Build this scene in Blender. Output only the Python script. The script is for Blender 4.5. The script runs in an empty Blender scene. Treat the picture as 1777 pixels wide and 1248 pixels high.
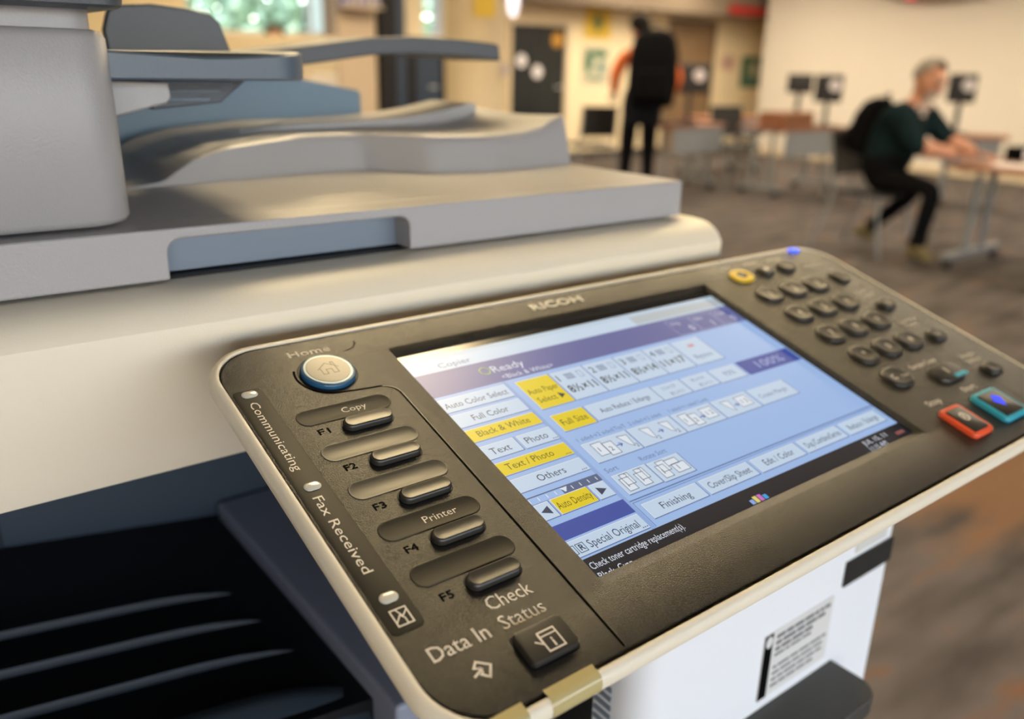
import bpy, bmesh, math, random
from mathutils import Vector, Matrix, noise
random.seed(7)
C = bpy.context.scene.collection
SC = bpy.context.scene
PI = math.pi
R = math.radians
H = 1.30                       # height of the lens above the floor
TILT = R(16.89)                # slope of the control panel

# ------------------------------------------------------------------ camera
cam_d = bpy.data.cameras.new('camera')
cam = bpy.data.objects.new('camera', cam_d)
C.objects.link(cam)
cam_d.sensor_width = 36
cam_d.lens = 36 * 1463.7 / 1777
cam_d.clip_start = 0.02
cam_d.clip_end = 300
hd, pt, rl = R(38.02), R(19.333), R(-1.306)
fw = Vector((math.sin(hd) * math.cos(pt), math.cos(hd) * math.cos(pt), -math.sin(pt)))
rt = Vector((math.cos(hd), -math.sin(hd), 0))
dn = fw.cross(rt)
rt2 = rt * math.cos(rl) + dn * math.sin(rl)
dn2 = -rt * math.sin(rl) + dn * math.cos(rl)
cam.matrix_world = Matrix(((rt2.x, -dn2.x, -fw.x, 0), (rt2.y, -dn2.y, -fw.y, 0), (rt2.z, -dn2.z, -fw.z, H), (0, 0, 0, 1)))
SC.camera = cam
cam_d.dof.use_dof = True
cam_d.dof.focus_distance = 0.300
cam_d.dof.aperture_fstop = 6.8
cam_d.dof.aperture_blades = 0

# ------------------------------------------------------------------ view, sky
SC.view_settings.view_transform = 'Standard'
SC.view_settings.look = 'None'
SC.view_settings.gamma = 1
SC.view_settings.exposure = 0.0
SC.view_settings.use_curve_mapping = False
SC.cycles.max_bounces = 8
SC.cycles.diffuse_bounces = 5
SC.cycles.glossy_bounces = 4
SC.cycles.sample_clamp_indirect = 6
SC.cycles.caustics_reflective = False
SC.cycles.caustics_refractive = False
W = bpy.data.worlds.new('sky')
SC.world = W
W.use_nodes = True
wn = W.node_tree
bg = wn.nodes['Background']
sky = wn.nodes.new('ShaderNodeTexSky')
sky.sky_type = 'NISHITA'
sky.sun_disc = False
sky.sun_elevation = R(38)
sky.sun_rotation = R(200)
sky.air_density = 1.2
tint = wn.nodes.new('ShaderNodeMix'); tint.data_type = 'RGBA'; tint.blend_type = 'MULTIPLY'; tint.inputs[0].default_value = 1
tint.inputs[7].default_value = (.93, .95, 1.09, 1)
wn.links.new(sky.outputs[0], tint.inputs[6]); wn.links.new(tint.outputs[2], bg.inputs[0])
bg.inputs[1].default_value = 1.12
LAMP = 32.0
for (px, py, pz, sx, sy, rot) in ((1.2, -3.46, 1.3, 7.6, 1.6, (R(90), 0, 0)), (4.07, 9.62, 2.1, 1.4, 1.1, (R(-90), 0, 0))):
    ld = bpy.data.lights.new('window_portal', 'AREA')
    ld.shape = 'RECTANGLE'; ld.size = sx; ld.size_y = sy
    ld.cycles.is_portal = True
    lo = bpy.data.objects.new('window_portal', ld)
    lo.location = (px, py, pz); lo.rotation_euler = rot
    C.objects.link(lo)

sd = bpy.data.lights.new('sun', 'SUN'); sd.energy = 5.0; sd.angle = R(.5); sd.color = (1, .95, .86)
so = bpy.data.objects.new('sun', sd); so.rotation_euler = (0, R(48), 0); C.objects.link(so)

# ------------------------------------------------------------------ materials
def s2l(c):
    return tuple(((x / 255) / 12.92 if x / 255 <= 0.04045 else ((x / 255 + 0.055) / 1.055) ** 2.4) for x in c)
MATS = {}
CLOTH = {'dark_teal_shirt', 'black_trousers', 'black_backpack_cloth', 'black_jacket_cloth', 'dark_hair'}
def mat(name, col, rough=0.5, metal=0.0, emit=None, es=1.0, spec=0.5, bump=0.0, bscale=400, var=0.0, vscale=20, coat=0.0, alpha=None, trans=0.0):
    if name in MATS: return MATS[name]
    m = bpy.data.materials.new(name); m.use_nodes = True
    nt = m.node_tree; b = nt.nodes['Principled BSDF']
    b.inputs['Base Color'].default_value = (*col, 1)
    b.inputs['Roughness'].default_value = rough
    b.inputs['Metallic'].default_value = metal
    b.inputs['Specular IOR Level'].default_value = .08 if name in CLOTH else spec
    b.inputs['Coat Weight'].default_value = coat
    b.inputs['Transmission Weight'].default_value = trans
    if emit:
        b.inputs['Emission Color'].default_value = (*emit, 1)
        b.inputs['Emission Strength'].default_value = es
    if bump or var:
        tc = nt.nodes.new('ShaderNodeTexCoord')
    if bump:
        n = nt.nodes.new('ShaderNodeTexNoise'); n.inputs['Scale'].default_value = bscale; n.inputs['Detail'].default_value = 2
        nt.links.new(tc.outputs['Object'], n.inputs['Vector'])
        bp = nt.nodes.new('ShaderNodeBump'); bp.inputs['Strength'].default_value = bump; bp.inputs['Distance'].default_value = 0.0004
        nt.links.new(n.outputs['Fac'], bp.inputs['Height']); nt.links.new(bp.outputs[0], b.inputs['Normal'])
    if var:
        n2 = nt.nodes.new('ShaderNodeTexNoise'); n2.inputs['Scale'].default_value = vscale; n2.inputs['Detail'].default_value = 4
        nt.links.new(tc.outputs['Object'], n2.inputs['Vector'])
        cr = nt.nodes.new('ShaderNodeValToRGB')
        cr.color_ramp.elements[0].position = 0.3; cr.color_ramp.elements[1].position = 0.7
        cr.color_ramp.elements[0].color = (*[c * (1 - var) for c in col], 1)
        cr.color_ramp.elements[1].color = (*[min(1, c * (1 + var)) for c in col], 1)
        nt.links.new(n2.outputs['Fac'], cr.inputs[0]); nt.links.new(cr.outputs[0], b.inputs['Base Color'])
    MATS[name] = m
    return m
CREAM = mat('cream_plastic', (.80, .73, .59), .42, bump=.25, bscale=1500)
GREY = mat('light_grey_plastic', (.35, .345, .355), .35, bump=.45, bscale=900)
SLATE = mat('slate_plastic', (.165, .21, .275), .5, bump=.2, bscale=900)
DARKCAP = mat('dark_blue_grey_plastic', (.06, .068, .082), .4, bump=.4, bscale=900)
WHITE = mat('white_plastic', (.80, .83, .88), .4)
PANELDK = mat('dark_textured_plastic', (.012, .0105, .0075),  .27, bump=.75, bscale=2200, spec=.60)
STRIPDK = mat('dark_smooth_strip', (.026, .023, .016), .55, bump=.12, bscale=2000, spec=.25)
STRIPGL = mat('dark_glossy_strip', (.04, .036, .028), .45, spec=.6)
KEYDK = mat('dark_key_plastic', (.026, .024, .020), .36, bump=.1, bscale=2000)
BLACKP = mat('black_plastic', (.0035, .004, .0055), .5, spec=.25)
INK = mat('pale_print', (.78, .71, .62), .6)
INKDK = mat('black_print', (.003, .003, .003), .7, spec=.03)
BRASS = mat('amber_tape', (.50, .42, .20), .16, spec=.6)
NAVY = mat('bay_wall_plastic', (.022, .034, .052), .5, spec=.3)
LEDM = mat('pale_lens', (.62, .60, .52), .15, spec=.7)
BLUEGLOW = mat('blue_lamp', (.02, .05, .3), .3, emit=s2l((40, 90, 255)), es=1.5)
BLUEGLOW2 = mat('blue_start_lamp', (.02, .05, .3), .3, emit=s2l((20, 50, 255)), es=1.2)
YELLOWK = mat('yellow_key', (.75, .50, .02), .35)
REDK = mat('orange_red_ring', (.75, .09, .03), .35)
CYANK = mat('cyan_ring', (.03, .36, .50), .35)
BLUERING = mat('blue_ring', (.012, .085, .19), .3)
HOMEK = mat('home_key_face', (.36, .32, .25), .4, spec=.4)

# ------------------------------------------------------------------ mesh helper
class MB:
    def __init__(s):
        s.v = []; s.f = []; s.m = []; s.mats = []
    def mi(s, m):
        if m not in s.mats: s.mats.append(m)
        return s.mats.index(m)
    def face(s, idx, m): s.f.append(tuple(idx)); s.m.append(s.mi(m))
    def poly(s, pts, m):
        b = len(s.v); s.v += [tuple(p) for p in pts]; s.face(range(b, b + len(pts)), m)
    def box(s, x0, x1, y0, y1, z0, z1, m):
        b = len(s.v)
        s.v += [(x0, y0, z0), (x1, y0, z0), (x1, y1, z0), (x0, y1, z0), (x0, y0, z1), (x1, y0, z1), (x1, y1, z1), (x0, y1, z1)]
        for q in ((3, 2, 1, 0), (4, 5, 6, 7), (0, 1, 5, 4), (1, 2, 6, 5), (2, 3, 7, 6), (3, 0, 4, 7)):
            s.face([b + i for i in q], m)
    def loft(s, rings, m, cap0=True, cap1=True, closed=True, mcap=None):
        b = len(s.v); n = len(rings[0])
        for r in rings: s.v += [tuple(p) for p in r]
        for k in range(len(rings) - 1):
            for i in range(n if closed else n - 1):
                j = (i + 1) % n
                s.face((b + k * n + i, b + k * n + j, b + (k + 1) * n + j, b + (k + 1) * n + i), m)
        if cap0: s.face([b + i for i in reversed(range(n))], m)
        if cap1: s.face([b + (len(rings) - 1) * n + i for i in range(n)], mcap or m)
    def prism(s, poly, axis, a, b, m):
        def P(p, t):
            return {'x': (t, p[0], p[1]), 'y': (p[0], t, p[1]), 'z': (p[0], p[1], t)}[axis]
        s.loft([[P(p, a) for p in poly], [P(p, b) for p in poly]], m)
    def tube(s, pts, r, m, n=8):
        pts = [Vector(p) for p in pts]; rings = []
        for i, p in enumerate(pts):
            d = (pts[min(i + 1, len(pts) - 1)] - pts[max(i - 1, 0)]).normalized()
            a = Vector((0, 0, 1)) if abs(d.z) < .9 else Vector((1, 0, 0))
            u = d.cross(a).normalized(); w = d.cross(u)
            rr = r[i] if isinstance(r, (list, tuple)) else r
            rings.append([p + (u * math.cos(2 * PI * k / n) + w * math.sin(2 * PI * k / n)) * rr for k in range(n)])
        s.loft(rings, m)
    def lathe(s, prof, cx, cy, m, n=24):
        s.loft([[(cx + r * math.cos(2 * PI * k / n), cy + r * math.sin(2 * PI * k / n), z) for k in range(n)] for r, z in prof], m)
    def ball(s, c, r, m, n=12, k=8):
        rx, ry, rz = r if isinstance(r, tuple) else (r, r, r)
        s.loft([[(c[0] + rx * math.sin(PI * (i + .02) / (k + .04)) * math.cos(2 * PI * j / n), c[1] + ry * math.sin(PI * (i + .02) / (k + .04)) * math.sin(2 * PI * j / n), c[2] - rz * math.cos(PI * (i + .02) / (k + .04))) for j in range(n)] for i in range(k + 1)], m)
    def add_mesh(s, me, M, m):
        b = len(s.v)
        s.v += [tuple(M @ v.co) for v in me.vertices]
        for p in me.polygons: s.face([b + i for i in p.vertices], m)
    def build(s, name, parent=None, smooth=True, ang=35, bevel=0, seg=2, flip=False, M=None):
        me = bpy.data.meshes.new(name)
        off = Vector((0, 0, 0))
        me.from_pydata(s.v, [], s.f)
        for mm in s.mats: me.materials.append(mm)
        me.polygons.foreach_set('material_index', s.m)
        if M is not None: me.transform(M)
        bm = bmesh.new(); bm.from_mesh(me)
        bmesh.ops.recalc_face_normals(bm, faces=bm.faces); bm.to_mesh(me); bm.free()
        if smooth:
            me.polygons.foreach_set('use_smooth', [True] * len(me.polygons))
            me.set_sharp_from_angle(angle=R(ang))
        me.update()
        o = bpy.data.objects.new(name, me); C.objects.link(o)
        if parent: o.parent = parent
        if bevel:
            md = o.modifiers.new('bevel', 'BEVEL'); md.width = bevel; md.segments = seg; md.limit_method = 'ANGLE'; md.angle_limit = R(40)
            md.harden_normals = True
        return o
def rrect(x0, x1, y0, y1, r, z, n=6):
    r = max(min(r, (x1 - x0) / 2 - 1e-6, (y1 - y0) / 2 - 1e-6), 1e-6); out = []
    for cx, cy, a in ((x1 - r, y1 - r, 0), (x0 + r, y1 - r, 90), (x0 + r, y0 + r, 180), (x1 - r, y0 + r, 270)):
        for i in range(n + 1):
            t = R(a + 90 * i / n); out.append((cx + r * math.cos(t), cy + r * math.sin(t), z))
    return out
def pillow(mb, x0, x1, y0, y1, r, prof, m, n=6, mcap=None):
    """stack of rounded rectangles: prof = [(inset, z), ...]"""
    mb.loft([rrect(x0 + i, x1 - i, y0 + i, y1 - i, r - i, z, n) for i, z in prof], m, mcap=mcap)
def ell(cx, cy, a, b, z, n=28, p=2.4):
    out = []
    for k in range(n):
        t = 2 * PI * k / n; c, s = math.cos(t), math.sin(t)
        out.append((cx + a * math.copysign(abs(c) ** (2 / p), c), cy + b * math.copysign(abs(s) ** (2 / p), s), z))
    return out
TXT = {}
def text_mesh(t):
    if t not in TXT:
        cu = bpy.data.curves.new('lettering', 'FONT'); cu.body = t; cu.resolution_u = 2; cu.size = 1
        o = bpy.data.objects.new('lettering', cu)
        me = bpy.data.meshes.new_from_object(o)
        TXT[t] = me; bpy.data.objects.remove(o); bpy.data.curves.remove(cu)
    return TXT[t]
CAPM = text_mesh('H'); CAP = max(v.co.y for v in CAPM.vertices)
def text(mb, t, x, y, h, m, z=0, w=None, rot=0, align='L', bold=0, slant=0, F=None):
    """x,y: start (or middle) of the baseline, h: height of a capital, w: total width"""
    me = text_mesh(t)
    xs = [v.co.x for v in me.vertices]; a, b = min(xs), max(xs)
    sy = h / CAP; sx = w / (b - a) if w else sy
    ox = {'L': -a, 'C': -(a + b) / 2, 'R': -b}[align]
    M = Matrix.Translation((x, y, z)) @ Matrix.Rotation(rot, 4, 'Z') @ Matrix.Diagonal((sx, sy, 1, 1)) @ Matrix.Translation((ox, 0, 0))
    if F is not None: M = F @ M
    for d in ((0, 0), (bold, 0), (0, bold)) if bold else ((0, 0),):
        mb.add_mesh(me, Matrix.Translation((d[0], d[1], (d[0] + 2 * d[1]) * .03)) @ M, m)
def tag(o, label=None, cat=None, group=None, kind=None):
    if label: o['label'] = label
    if cat: o['category'] = cat
    if group: o['group'] = group
    if kind: o['kind'] = kind
    return o
def thing(name, label, cat, loc=(0, 0, 0), rz=0, group=None):
    o = bpy.data.objects.new(name, None); C.objects.link(o); o.empty_display_size = .1
    o.location = loc; o.rotation_euler = (0, 0, rz)
    return tag(o, label, cat, group)
def struct(mb, name, **k):
    o = mb.build(name, **k); o['kind'] = 'structure'; return o
def dup(root, loc=None, rz=None, label=None):
    r = root.copy(); C.objects.link(r)
    if loc is not None: r.location = loc
    if rz is not None: r.rotation_euler = (0, 0, rz)
    if label: r['label'] = label
    for ch in list(root.children):
        c = ch.copy(); C.objects.link(c); c.parent = r
        for g in list(ch.children):
            d = g.copy(); C.objects.link(d); d.parent = c
    return r

# ================================================================== room
WALLW = mat('cream_wall_paint', (.74, .69, .61), .8)
WALLY = mat('yellow_wall_paint', (.88, .75, .52), .8)
CEIL = mat('ceiling_tile', (.50, .45, .39), .9)
BEIGE = mat('beige_column_paint', (.68, .57, .41), .7)
def carpet_material():
    m = bpy.data.materials.new('patterned_carpet'); m.use_nodes = True
    nt = m.node_tree; b = nt.nodes['Principled BSDF']; b.inputs['Roughness'].default_value = .95
    b.inputs['Specular IOR Level'].default_value = .15
    tc = nt.nodes.new('ShaderNodeTexCoord'); mp = nt.nodes.new('ShaderNodeMapping')
    mp.inputs['Rotation'].default_value = (0, 0, R(8)); mp.inputs['Scale'].default_value = (1.3, 5.0, 1)
    nt.links.new(tc.outputs['Object'], mp.inputs[0])
    n1 = nt.nodes.new('ShaderNodeTexNoise'); n1.inputs['Scale'].default_value = 1.6; n1.inputs['Detail'].default_value = 3
    nt.links.new(mp.outputs[0], n1.inputs['Vector'])
    cr = nt.nodes.new('ShaderNodeValToRGB'); e = cr.color_ramp.elements
    e[0].position = .34; e[0].color = (.061, .053, .050, 1)
    e[1].position = .60; e[1].color = (.118, .103, .099, 1)
    x = e.new(.47); x.color = (.090, .078, .074, 1)
    x = e.new(.70); x.color = (.17, .092, .055, 1)
    nt.links.new(n1.outputs['Fac'], cr.inputs[0])
    n2 = nt.nodes.new('ShaderNodeTexNoise'); n2.inputs['Scale'].default_value = 160; n2.inputs['Detail'].default_value = 2
    nt.links.new(tc.outputs['Object'], n2.inputs['Vector'])
    mx = nt.nodes.new('ShaderNodeMix'); mx.data_type = 'RGBA'; mx.blend_type = 'OVERLAY'; mx.inputs[0].default_value = .5
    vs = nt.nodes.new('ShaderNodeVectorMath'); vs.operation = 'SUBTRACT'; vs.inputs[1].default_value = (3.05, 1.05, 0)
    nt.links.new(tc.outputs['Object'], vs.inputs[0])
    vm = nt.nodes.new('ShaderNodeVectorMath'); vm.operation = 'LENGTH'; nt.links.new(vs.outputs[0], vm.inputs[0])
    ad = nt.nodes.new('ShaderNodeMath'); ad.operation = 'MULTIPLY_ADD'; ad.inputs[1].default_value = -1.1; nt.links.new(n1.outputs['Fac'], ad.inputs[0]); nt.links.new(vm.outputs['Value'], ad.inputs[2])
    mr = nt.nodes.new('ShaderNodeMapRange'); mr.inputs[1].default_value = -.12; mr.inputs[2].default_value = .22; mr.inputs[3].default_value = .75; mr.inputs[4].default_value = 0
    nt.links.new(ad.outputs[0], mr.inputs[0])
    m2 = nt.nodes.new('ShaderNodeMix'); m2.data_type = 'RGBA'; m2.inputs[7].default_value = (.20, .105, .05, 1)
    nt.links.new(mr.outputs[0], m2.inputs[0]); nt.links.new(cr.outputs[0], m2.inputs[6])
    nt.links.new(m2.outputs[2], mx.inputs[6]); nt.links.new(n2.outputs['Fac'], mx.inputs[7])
    nt.links.new(mx.outputs[2], b.inputs['Base Color'])
    bp = nt.nodes.new('ShaderNodeBump'); bp.inputs['Strength'].default_value = .5; bp.inputs['Distance'].default_value = .004
    nt.links.new(n2.outputs['Fac'], bp.inputs['Height']); nt.links.new(bp.outputs[0], b.inputs['Normal'])
    return m
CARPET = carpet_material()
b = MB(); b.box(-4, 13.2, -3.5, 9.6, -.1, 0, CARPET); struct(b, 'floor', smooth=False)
b = MB(); b.box(-4, 13.2, -3.5, 9.6, 2.8, 2.9, CEIL); struct(b, 'ceiling', smooth=False)
b = MB(); b.box(-4.1, -4, -3.6, 9.7, -.1, 2.9, WALLW); struct(b, 'wall_left', smooth=False)
b = MB()                                                # the white wall on the right with its return
b.box(11.8, 11.95, -3.5, 8.82, 0, 2.8, WALLW); struct(b, 'wall_right', smooth=False)
b = MB(); b.box(13.2, 13.3, 8.67, 9.7, 0, 2.8, WALLY); b.box(11.95, 13.2, 8.67, 8.82, 0, 2.8, WALLY); struct(b, 'wall_alcove', smooth=False)
b = MB()                                                # back wall with openings for the window
Y0, Y1 = 9.5, 9.65
b.box(-4, 3.05, Y0, Y1, 0, 2.8, WALLY); b.box(3.05, 4.78, Y0, Y1, 0, 1.54, WALLY); b.box(3.05, 4.78, Y0, Y1, 2.6, 2.8, WALLY)
b.box(4.78, 5.92, Y0, Y1, 0, 2.8, WALLY); b.box(5.92, 6.24, Y0, Y1, 0, 1.6, WALLY); b.box(5.92, 6.24, Y0, Y1, 2.6, 2.8, WALLY)
b.box(6.24, 13.2, Y0, Y1, 0, 2.8, WALLY)
struct(b, 'wall_back', smooth=False)
b = MB()                                                # unseen wall behind the photographer; full-width windows sized for cool front light
b.box(-4, 11.95, -3.65, -3.5, 0, .5, WALLW); b.box(-4, 11.95, -3.65, -3.5, 2.1, 2.8, WALLW)
b.box(-4, -2.6, -3.65, -3.5, .5, 2.1, WALLW); b.box(5.0, 11.95, -3.65, -3.5, .5, 2.1, WALLW)
struct(b, 'wall_front', smooth=False)
FRAMEW = mat('pale_window_frame', (.62, .66, .70), .4)
FRAMED = mat('dark_window_frame', (.05, .05, .055), .4)
GLASS = mat('window_glass', (1, 1, 1), 0.0, trans=1.0)
def glass_material():
    m = bpy.data.materials.new('clear_pane'); m.use_nodes = True
    nt = m.node_tree; nt.nodes.clear()
    o = nt.nodes.new('ShaderNodeOutputMaterial'); t = nt.nodes.new('ShaderNodeBsdfTransparent'); g = nt.nodes.new('ShaderNodeBsdfGlossy')
    g.inputs['Roughness'].default_value = .02
    fr = nt.nodes.new('ShaderNodeFresnel'); fr.inputs[0].default_value = 1.3
    mx = nt.nodes.new('ShaderNodeMixShader'); nt.links.new(fr.outputs[0], mx.inputs[0]); nt.links.new(t.outputs[0], mx.inputs[1]); nt.links.new(g.outputs[0], mx.inputs[2])
    nt.links.new(mx.outputs[0], o.inputs[0]); return m
PANE = glass_material()
def window(name, x0, x1, z0, z1, y, mull, m, fw=.05):
    b = MB()
    b.box(x0, x0 + fw, y - .03, y + .03, z0, z1, m); b.box(x1 - fw, x1, y - .03, y + .03, z0, z1, m)
    b.box(x0 + fw, x1 - fw, y - .03, y + .03, z0, z0 + fw, m); b.box(x0 + fw, x1 - fw, y - .03, y + .03, z1 - fw, z1, m)
    for q, w in mull: b.box(q - w / 2, q + w / 2, y - .028, y + .028, z0 + fw, z1 - fw, m)
    o = struct(b, name, smooth=False)
    g = MB(); g.poly([(x0 + fw, y, z0 + fw), (x1 - fw, y, z0 + fw), (x1 - fw, y, z1 - fw), (x0 + fw, y, z1 - fw)], PANE)
    g.build('glass', o, smooth=False)
    return o
window('window_1', 3.05, 4.78, 1.54, 2.6, 9.57, [(4.44, .04)], FRAMEW, .04)
FROST = bpy.data.materials.new('frosted_panel'); FROST.use_nodes = True
nt = FROST.node_tree; nt.nodes.clear(); o_ = nt.nodes.new('ShaderNodeOutputMaterial'); tl = nt.nodes.new('ShaderNodeBsdfTranslucent'); tl.inputs[0].default_value = (.95, .86, .74, 1); nt.links.new(tl.outputs[0], o_.inputs[0])
b = MB(); b.box(4.461, 4.739, 9.592, 9.598, 1.581, 2.559, FROST); struct(b, 'window_blind', smooth=False)
window('window_2', 5.92, 6.24, 1.6, 2.6, 9.57, [(6.15, .06)], FRAMEW, .03)
window('window_3', -2.6, 5.0, .5, 2.1, -3.57, [(-1.1, .07), (.4, .07), (1.9, .07), (3.4, .07)], FRAMED, .06)
b = MB(); b.box(3.0, 4.74, 9.28, 9.5, 1.50, 1.54, BEIGE); struct(b, 'trim_1', bevel=.006)
b = MB(); b.box(7.0, 13.2, 9.0, 9.5, 2.06, 2.8, mat('soffit_paint', (.20, .155, .11), .8)); struct(b, 'trim_2', smooth=False)
b = MB(); b.box(-4, 4.7, 9.485, 9.5, 0, .1, FRAMED); b.box(6.3, 7.2, 9.485, 9.5, 0, .1, FRAMED); b.box(8.35, 10.3, 9.485, 9.5, 0, .1, FRAMED); b.box(11.4, 13.2, 9.485, 9.5, 0, .1, FRAMED)
struct(b, 'baseboard_back', smooth=False)
b = MB(); b.box(11.785, 11.8, -3.5, 8.82, 0, .1, BEIGE); struct(b, 'baseboard_right', smooth=False)
b = MB(); b.lathe([(.215, 0), (.215, 2.8)], 3.76, 5.33, BEIGE, 40); struct(b, 'column')
b = MB(); b.box(4.58, 5.06, 9.15, 9.499, 0, 2.8, mat('buff_pier_paint', (.52, .42, .32), .8)); struct(b, 'pier', bevel=.01)
# doors
DOORDK = mat('dark_door_glass', (.012, .016, .020), .25)
NAVYD = mat('navy_door_leaf', (.025, .045, .085), .4)
BROWND = mat('brown_door_leaf', (.22, .14, .075), .5, var=.15, vscale=3)
def door(name, x0, x1, z1, m, fm, y=9.5):
    b = MB(); fwid = .06
    b.box(x0 - fwid, x0, y - .05, y, 0, z1 + fwid, fm); b.box(x1, x1 + fwid, y - .05, y, 0, z1 + fwid, fm); b.box(x0, x1, y - .05, y, z1, z1 + fwid, fm)
    o = struct(b, name, bevel=.006)
    l = MB(); l.box(x0 + .004, x1 - .004, y - .035, y - .002, .008, z1 - .004, m); leaf = l.build('leaf', o, bevel=.004)
    h = MB(); h.tube([(x1 - .09, y - .036, 1.0), (x1 - .09, y - .08, 1.0), (x1 - .2, y - .08, 1.0)], .01, FRAMEW); h.build('handle', leaf)
    return o
door('door_1', 7.27, 8.22, 1.80, DOORDK, BEIGE)
door('door_2', 10.38, 11.33, 1.94, BROWND, mat('brown_door_frame', (.16, .105, .06), .5))
BLKF = mat('black_door_frame', (.010, .010, .014), .5, spec=.3)
d3 = door('door_3', 5.80, 6.16, 1.52, NAVYD, BLKF)
b = MB(); b.box(5.26, 5.46, 9.36, 9.5, 0, 2.8, BLKF); b.box(5.46, 5.61, 9.40, 9.5, 0, 2.8, NAVYD); b.box(5.61, 5.739, 9.40, 9.5, 0, 1.58, BLKF); struct(b, 'trim_3', smooth=False)
# outside: ground and trees
b = MB(); b.box(-60, 60, 9.7, 80, -.3, -.15, mat('outside_lawn', (.10, .16, .05), .9)); struct(b, 'exterior_ground', smooth=False)
b = MB(); b.box(-60, 60, -80, -3.7, -.3, -.15, mat('outside_paving', (.33, .33, .32), .9)); struct(b, 'exterior_paving', smooth=False)
BARK = mat('tree_bark', (.10, .07, .05), .9)
def tree(x, y, h, rad, hue, label):
    t = thing('leafy_tree', label, 'tree', (x, y, -.15), 0, 'trees outside the window')
    b = MB(); b.tube([(0, 0, 0), (.05, 0, h * .4), (0, .05, h * .75)], [.16, .12, .06], BARK, 10)
    for k in range(5):
        a = k * 1.3; b.tube([(0, 0, h * (.35 + .07 * k)), (math.cos(a) * rad * .6, math.sin(a) * rad * .6, h * (.5 + .08 * k))], [.06, .02], BARK, 6)
    b.build('trunk', t)
    lm = mat('leaf_green_%d' % int(hue * 100), (.40 * hue, .52 * hue, .30 * hue), .6)
    c = MB(); rnd = random.Random(int(x * 100 + y))
    for k in range(2600):
        d = Vector((rnd.gauss(0, 1), rnd.gauss(0, 1), rnd.gauss(0, 1))).normalized() * rad * rnd.random() ** .45
        p = Vector((d.x, d.y, h * .5 + d.z * 1.0)); s = .14 + .1 * rnd.random()
        u = Vector((rnd.gauss(0, 1), rnd.gauss(0, 1), rnd.gauss(0, 1))).normalized(); w = u.orthogonal().normalized()
        c.poly([p - u * s, p + w * s * .5, p + u * s, p - w * s * .5], lm)
    c.build('foliage', t, smooth=False)
tree(6.3, 14.6, 5.4, 2.4, 1.0, 'leafy green tree outside the window, left of the window frame')
tree(11.2, 16.6, 5.6, 2.3, 1.25, 'paler green tree outside, seen through the narrow window strip')
tree(2.6, 17.5, 5.6, 2.2, .85, 'darker green tree outside the window, mostly behind the feeder paper guide')

# ceiling lights
def diffuser_material():
    return mat('lamp_diffuser', (.9, .88, .8), .5, emit=(1.0, .77, .43), es=LAMP)
DIFF = diffuser_material()
DIFF2 = mat('far_fill_diffuser', (.9, .88, .8), .5, emit=(1.0, .83, .60), es=25)  # whiter tint for unseen panels added to brighten the far walls
def troffer(m=DIFF, lab='recessed warm ceiling light panel'):
    t = thing('ceiling_light', lab, 'ceiling light', (0, 0, 2.8), 0, 'ceiling light panels')
    b = MB()
    for q in ((-.31, -.28, -.6, .6), (.28, .31, -.6, .6), (-.28, .28, -.6, -.57), (-.28, .28, .57, .6)): b.box(*q, -.03, -.0005, FRAMEW)
    b.build('frame', t, smooth=False)
    d = MB(); d.box(-.28, .28, -.57, .57, -.022, -.004, m); d.build('diffuser', t, smooth=False)
    return t
for m, lab, spots in ((DIFF, 'recessed warm ceiling light panel near the photocopier', ((1.15, 1.66), (3.9, 2.2), (1.2, 4.6), (3.4, 7.4), (-1.6, 2.0))),
                      (DIFF2, 'unseen whiter ceiling light panel over the computer tables, placed to brighten the far walls', ((6.4, 1.6), (9.7, .4), (6.4, 4.5), (9.7, 2.4), (9.7, 4.4), (7.4, 7.0), (5.4, 7.2), (9.5, 6.3), (10.0, 8.1), (8.7, 7.9)))):
    t0 = troffer(m, lab)
    for k, (x, y) in enumerate(spots):
        if k == 0: t0.location = (x, y, 2.8)
        else: dup(t0, (x, y, 2.8))

# ================================================================== the photocopier
ROOT = Vector((.17, .5, 0))
mfp = thing('photocopier', 'large pale grey multifunction photocopier with tilted touch-screen control panel in the foreground', 'photocopier', ROOT)
TOW = Matrix.Translation(Vector((0, 0, H)) - ROOT)      # camera-height coordinates -> local to the copier
def part(mb, name, parent=None, **k):
    return mb.build(name, parent or mfp, M=TOW, **k)
# scanner housing: one long profile with a soft front edge
b = MB(); prof = [(.80, -.176), (.362, -.176), (.3540, -.172), (.3512, -.162), (.3486, -.1085), (.3488, -.1066), (.3500, -.1046), (.3525, -.1012), (.3560, -.0984), (.3605, -.0962), (.366, -.0950), (.374, -.0945), (.80, -.0945)]
xs = [-.25, .443, .4455, .4465, .447]; ins = [0, 0, .0006, .0016, .004]
cy, cz = .56, -.135
rings = [[(x, p[0] + (i if p[0] < cy else -i), p[1] + (i if p[1] < cz else -i)) for p in prof] for x, i in zip(xs, ins)]
b.loft(rings, CREAM); housing = part(b, 'scanner_housing', ang=22)
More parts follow.
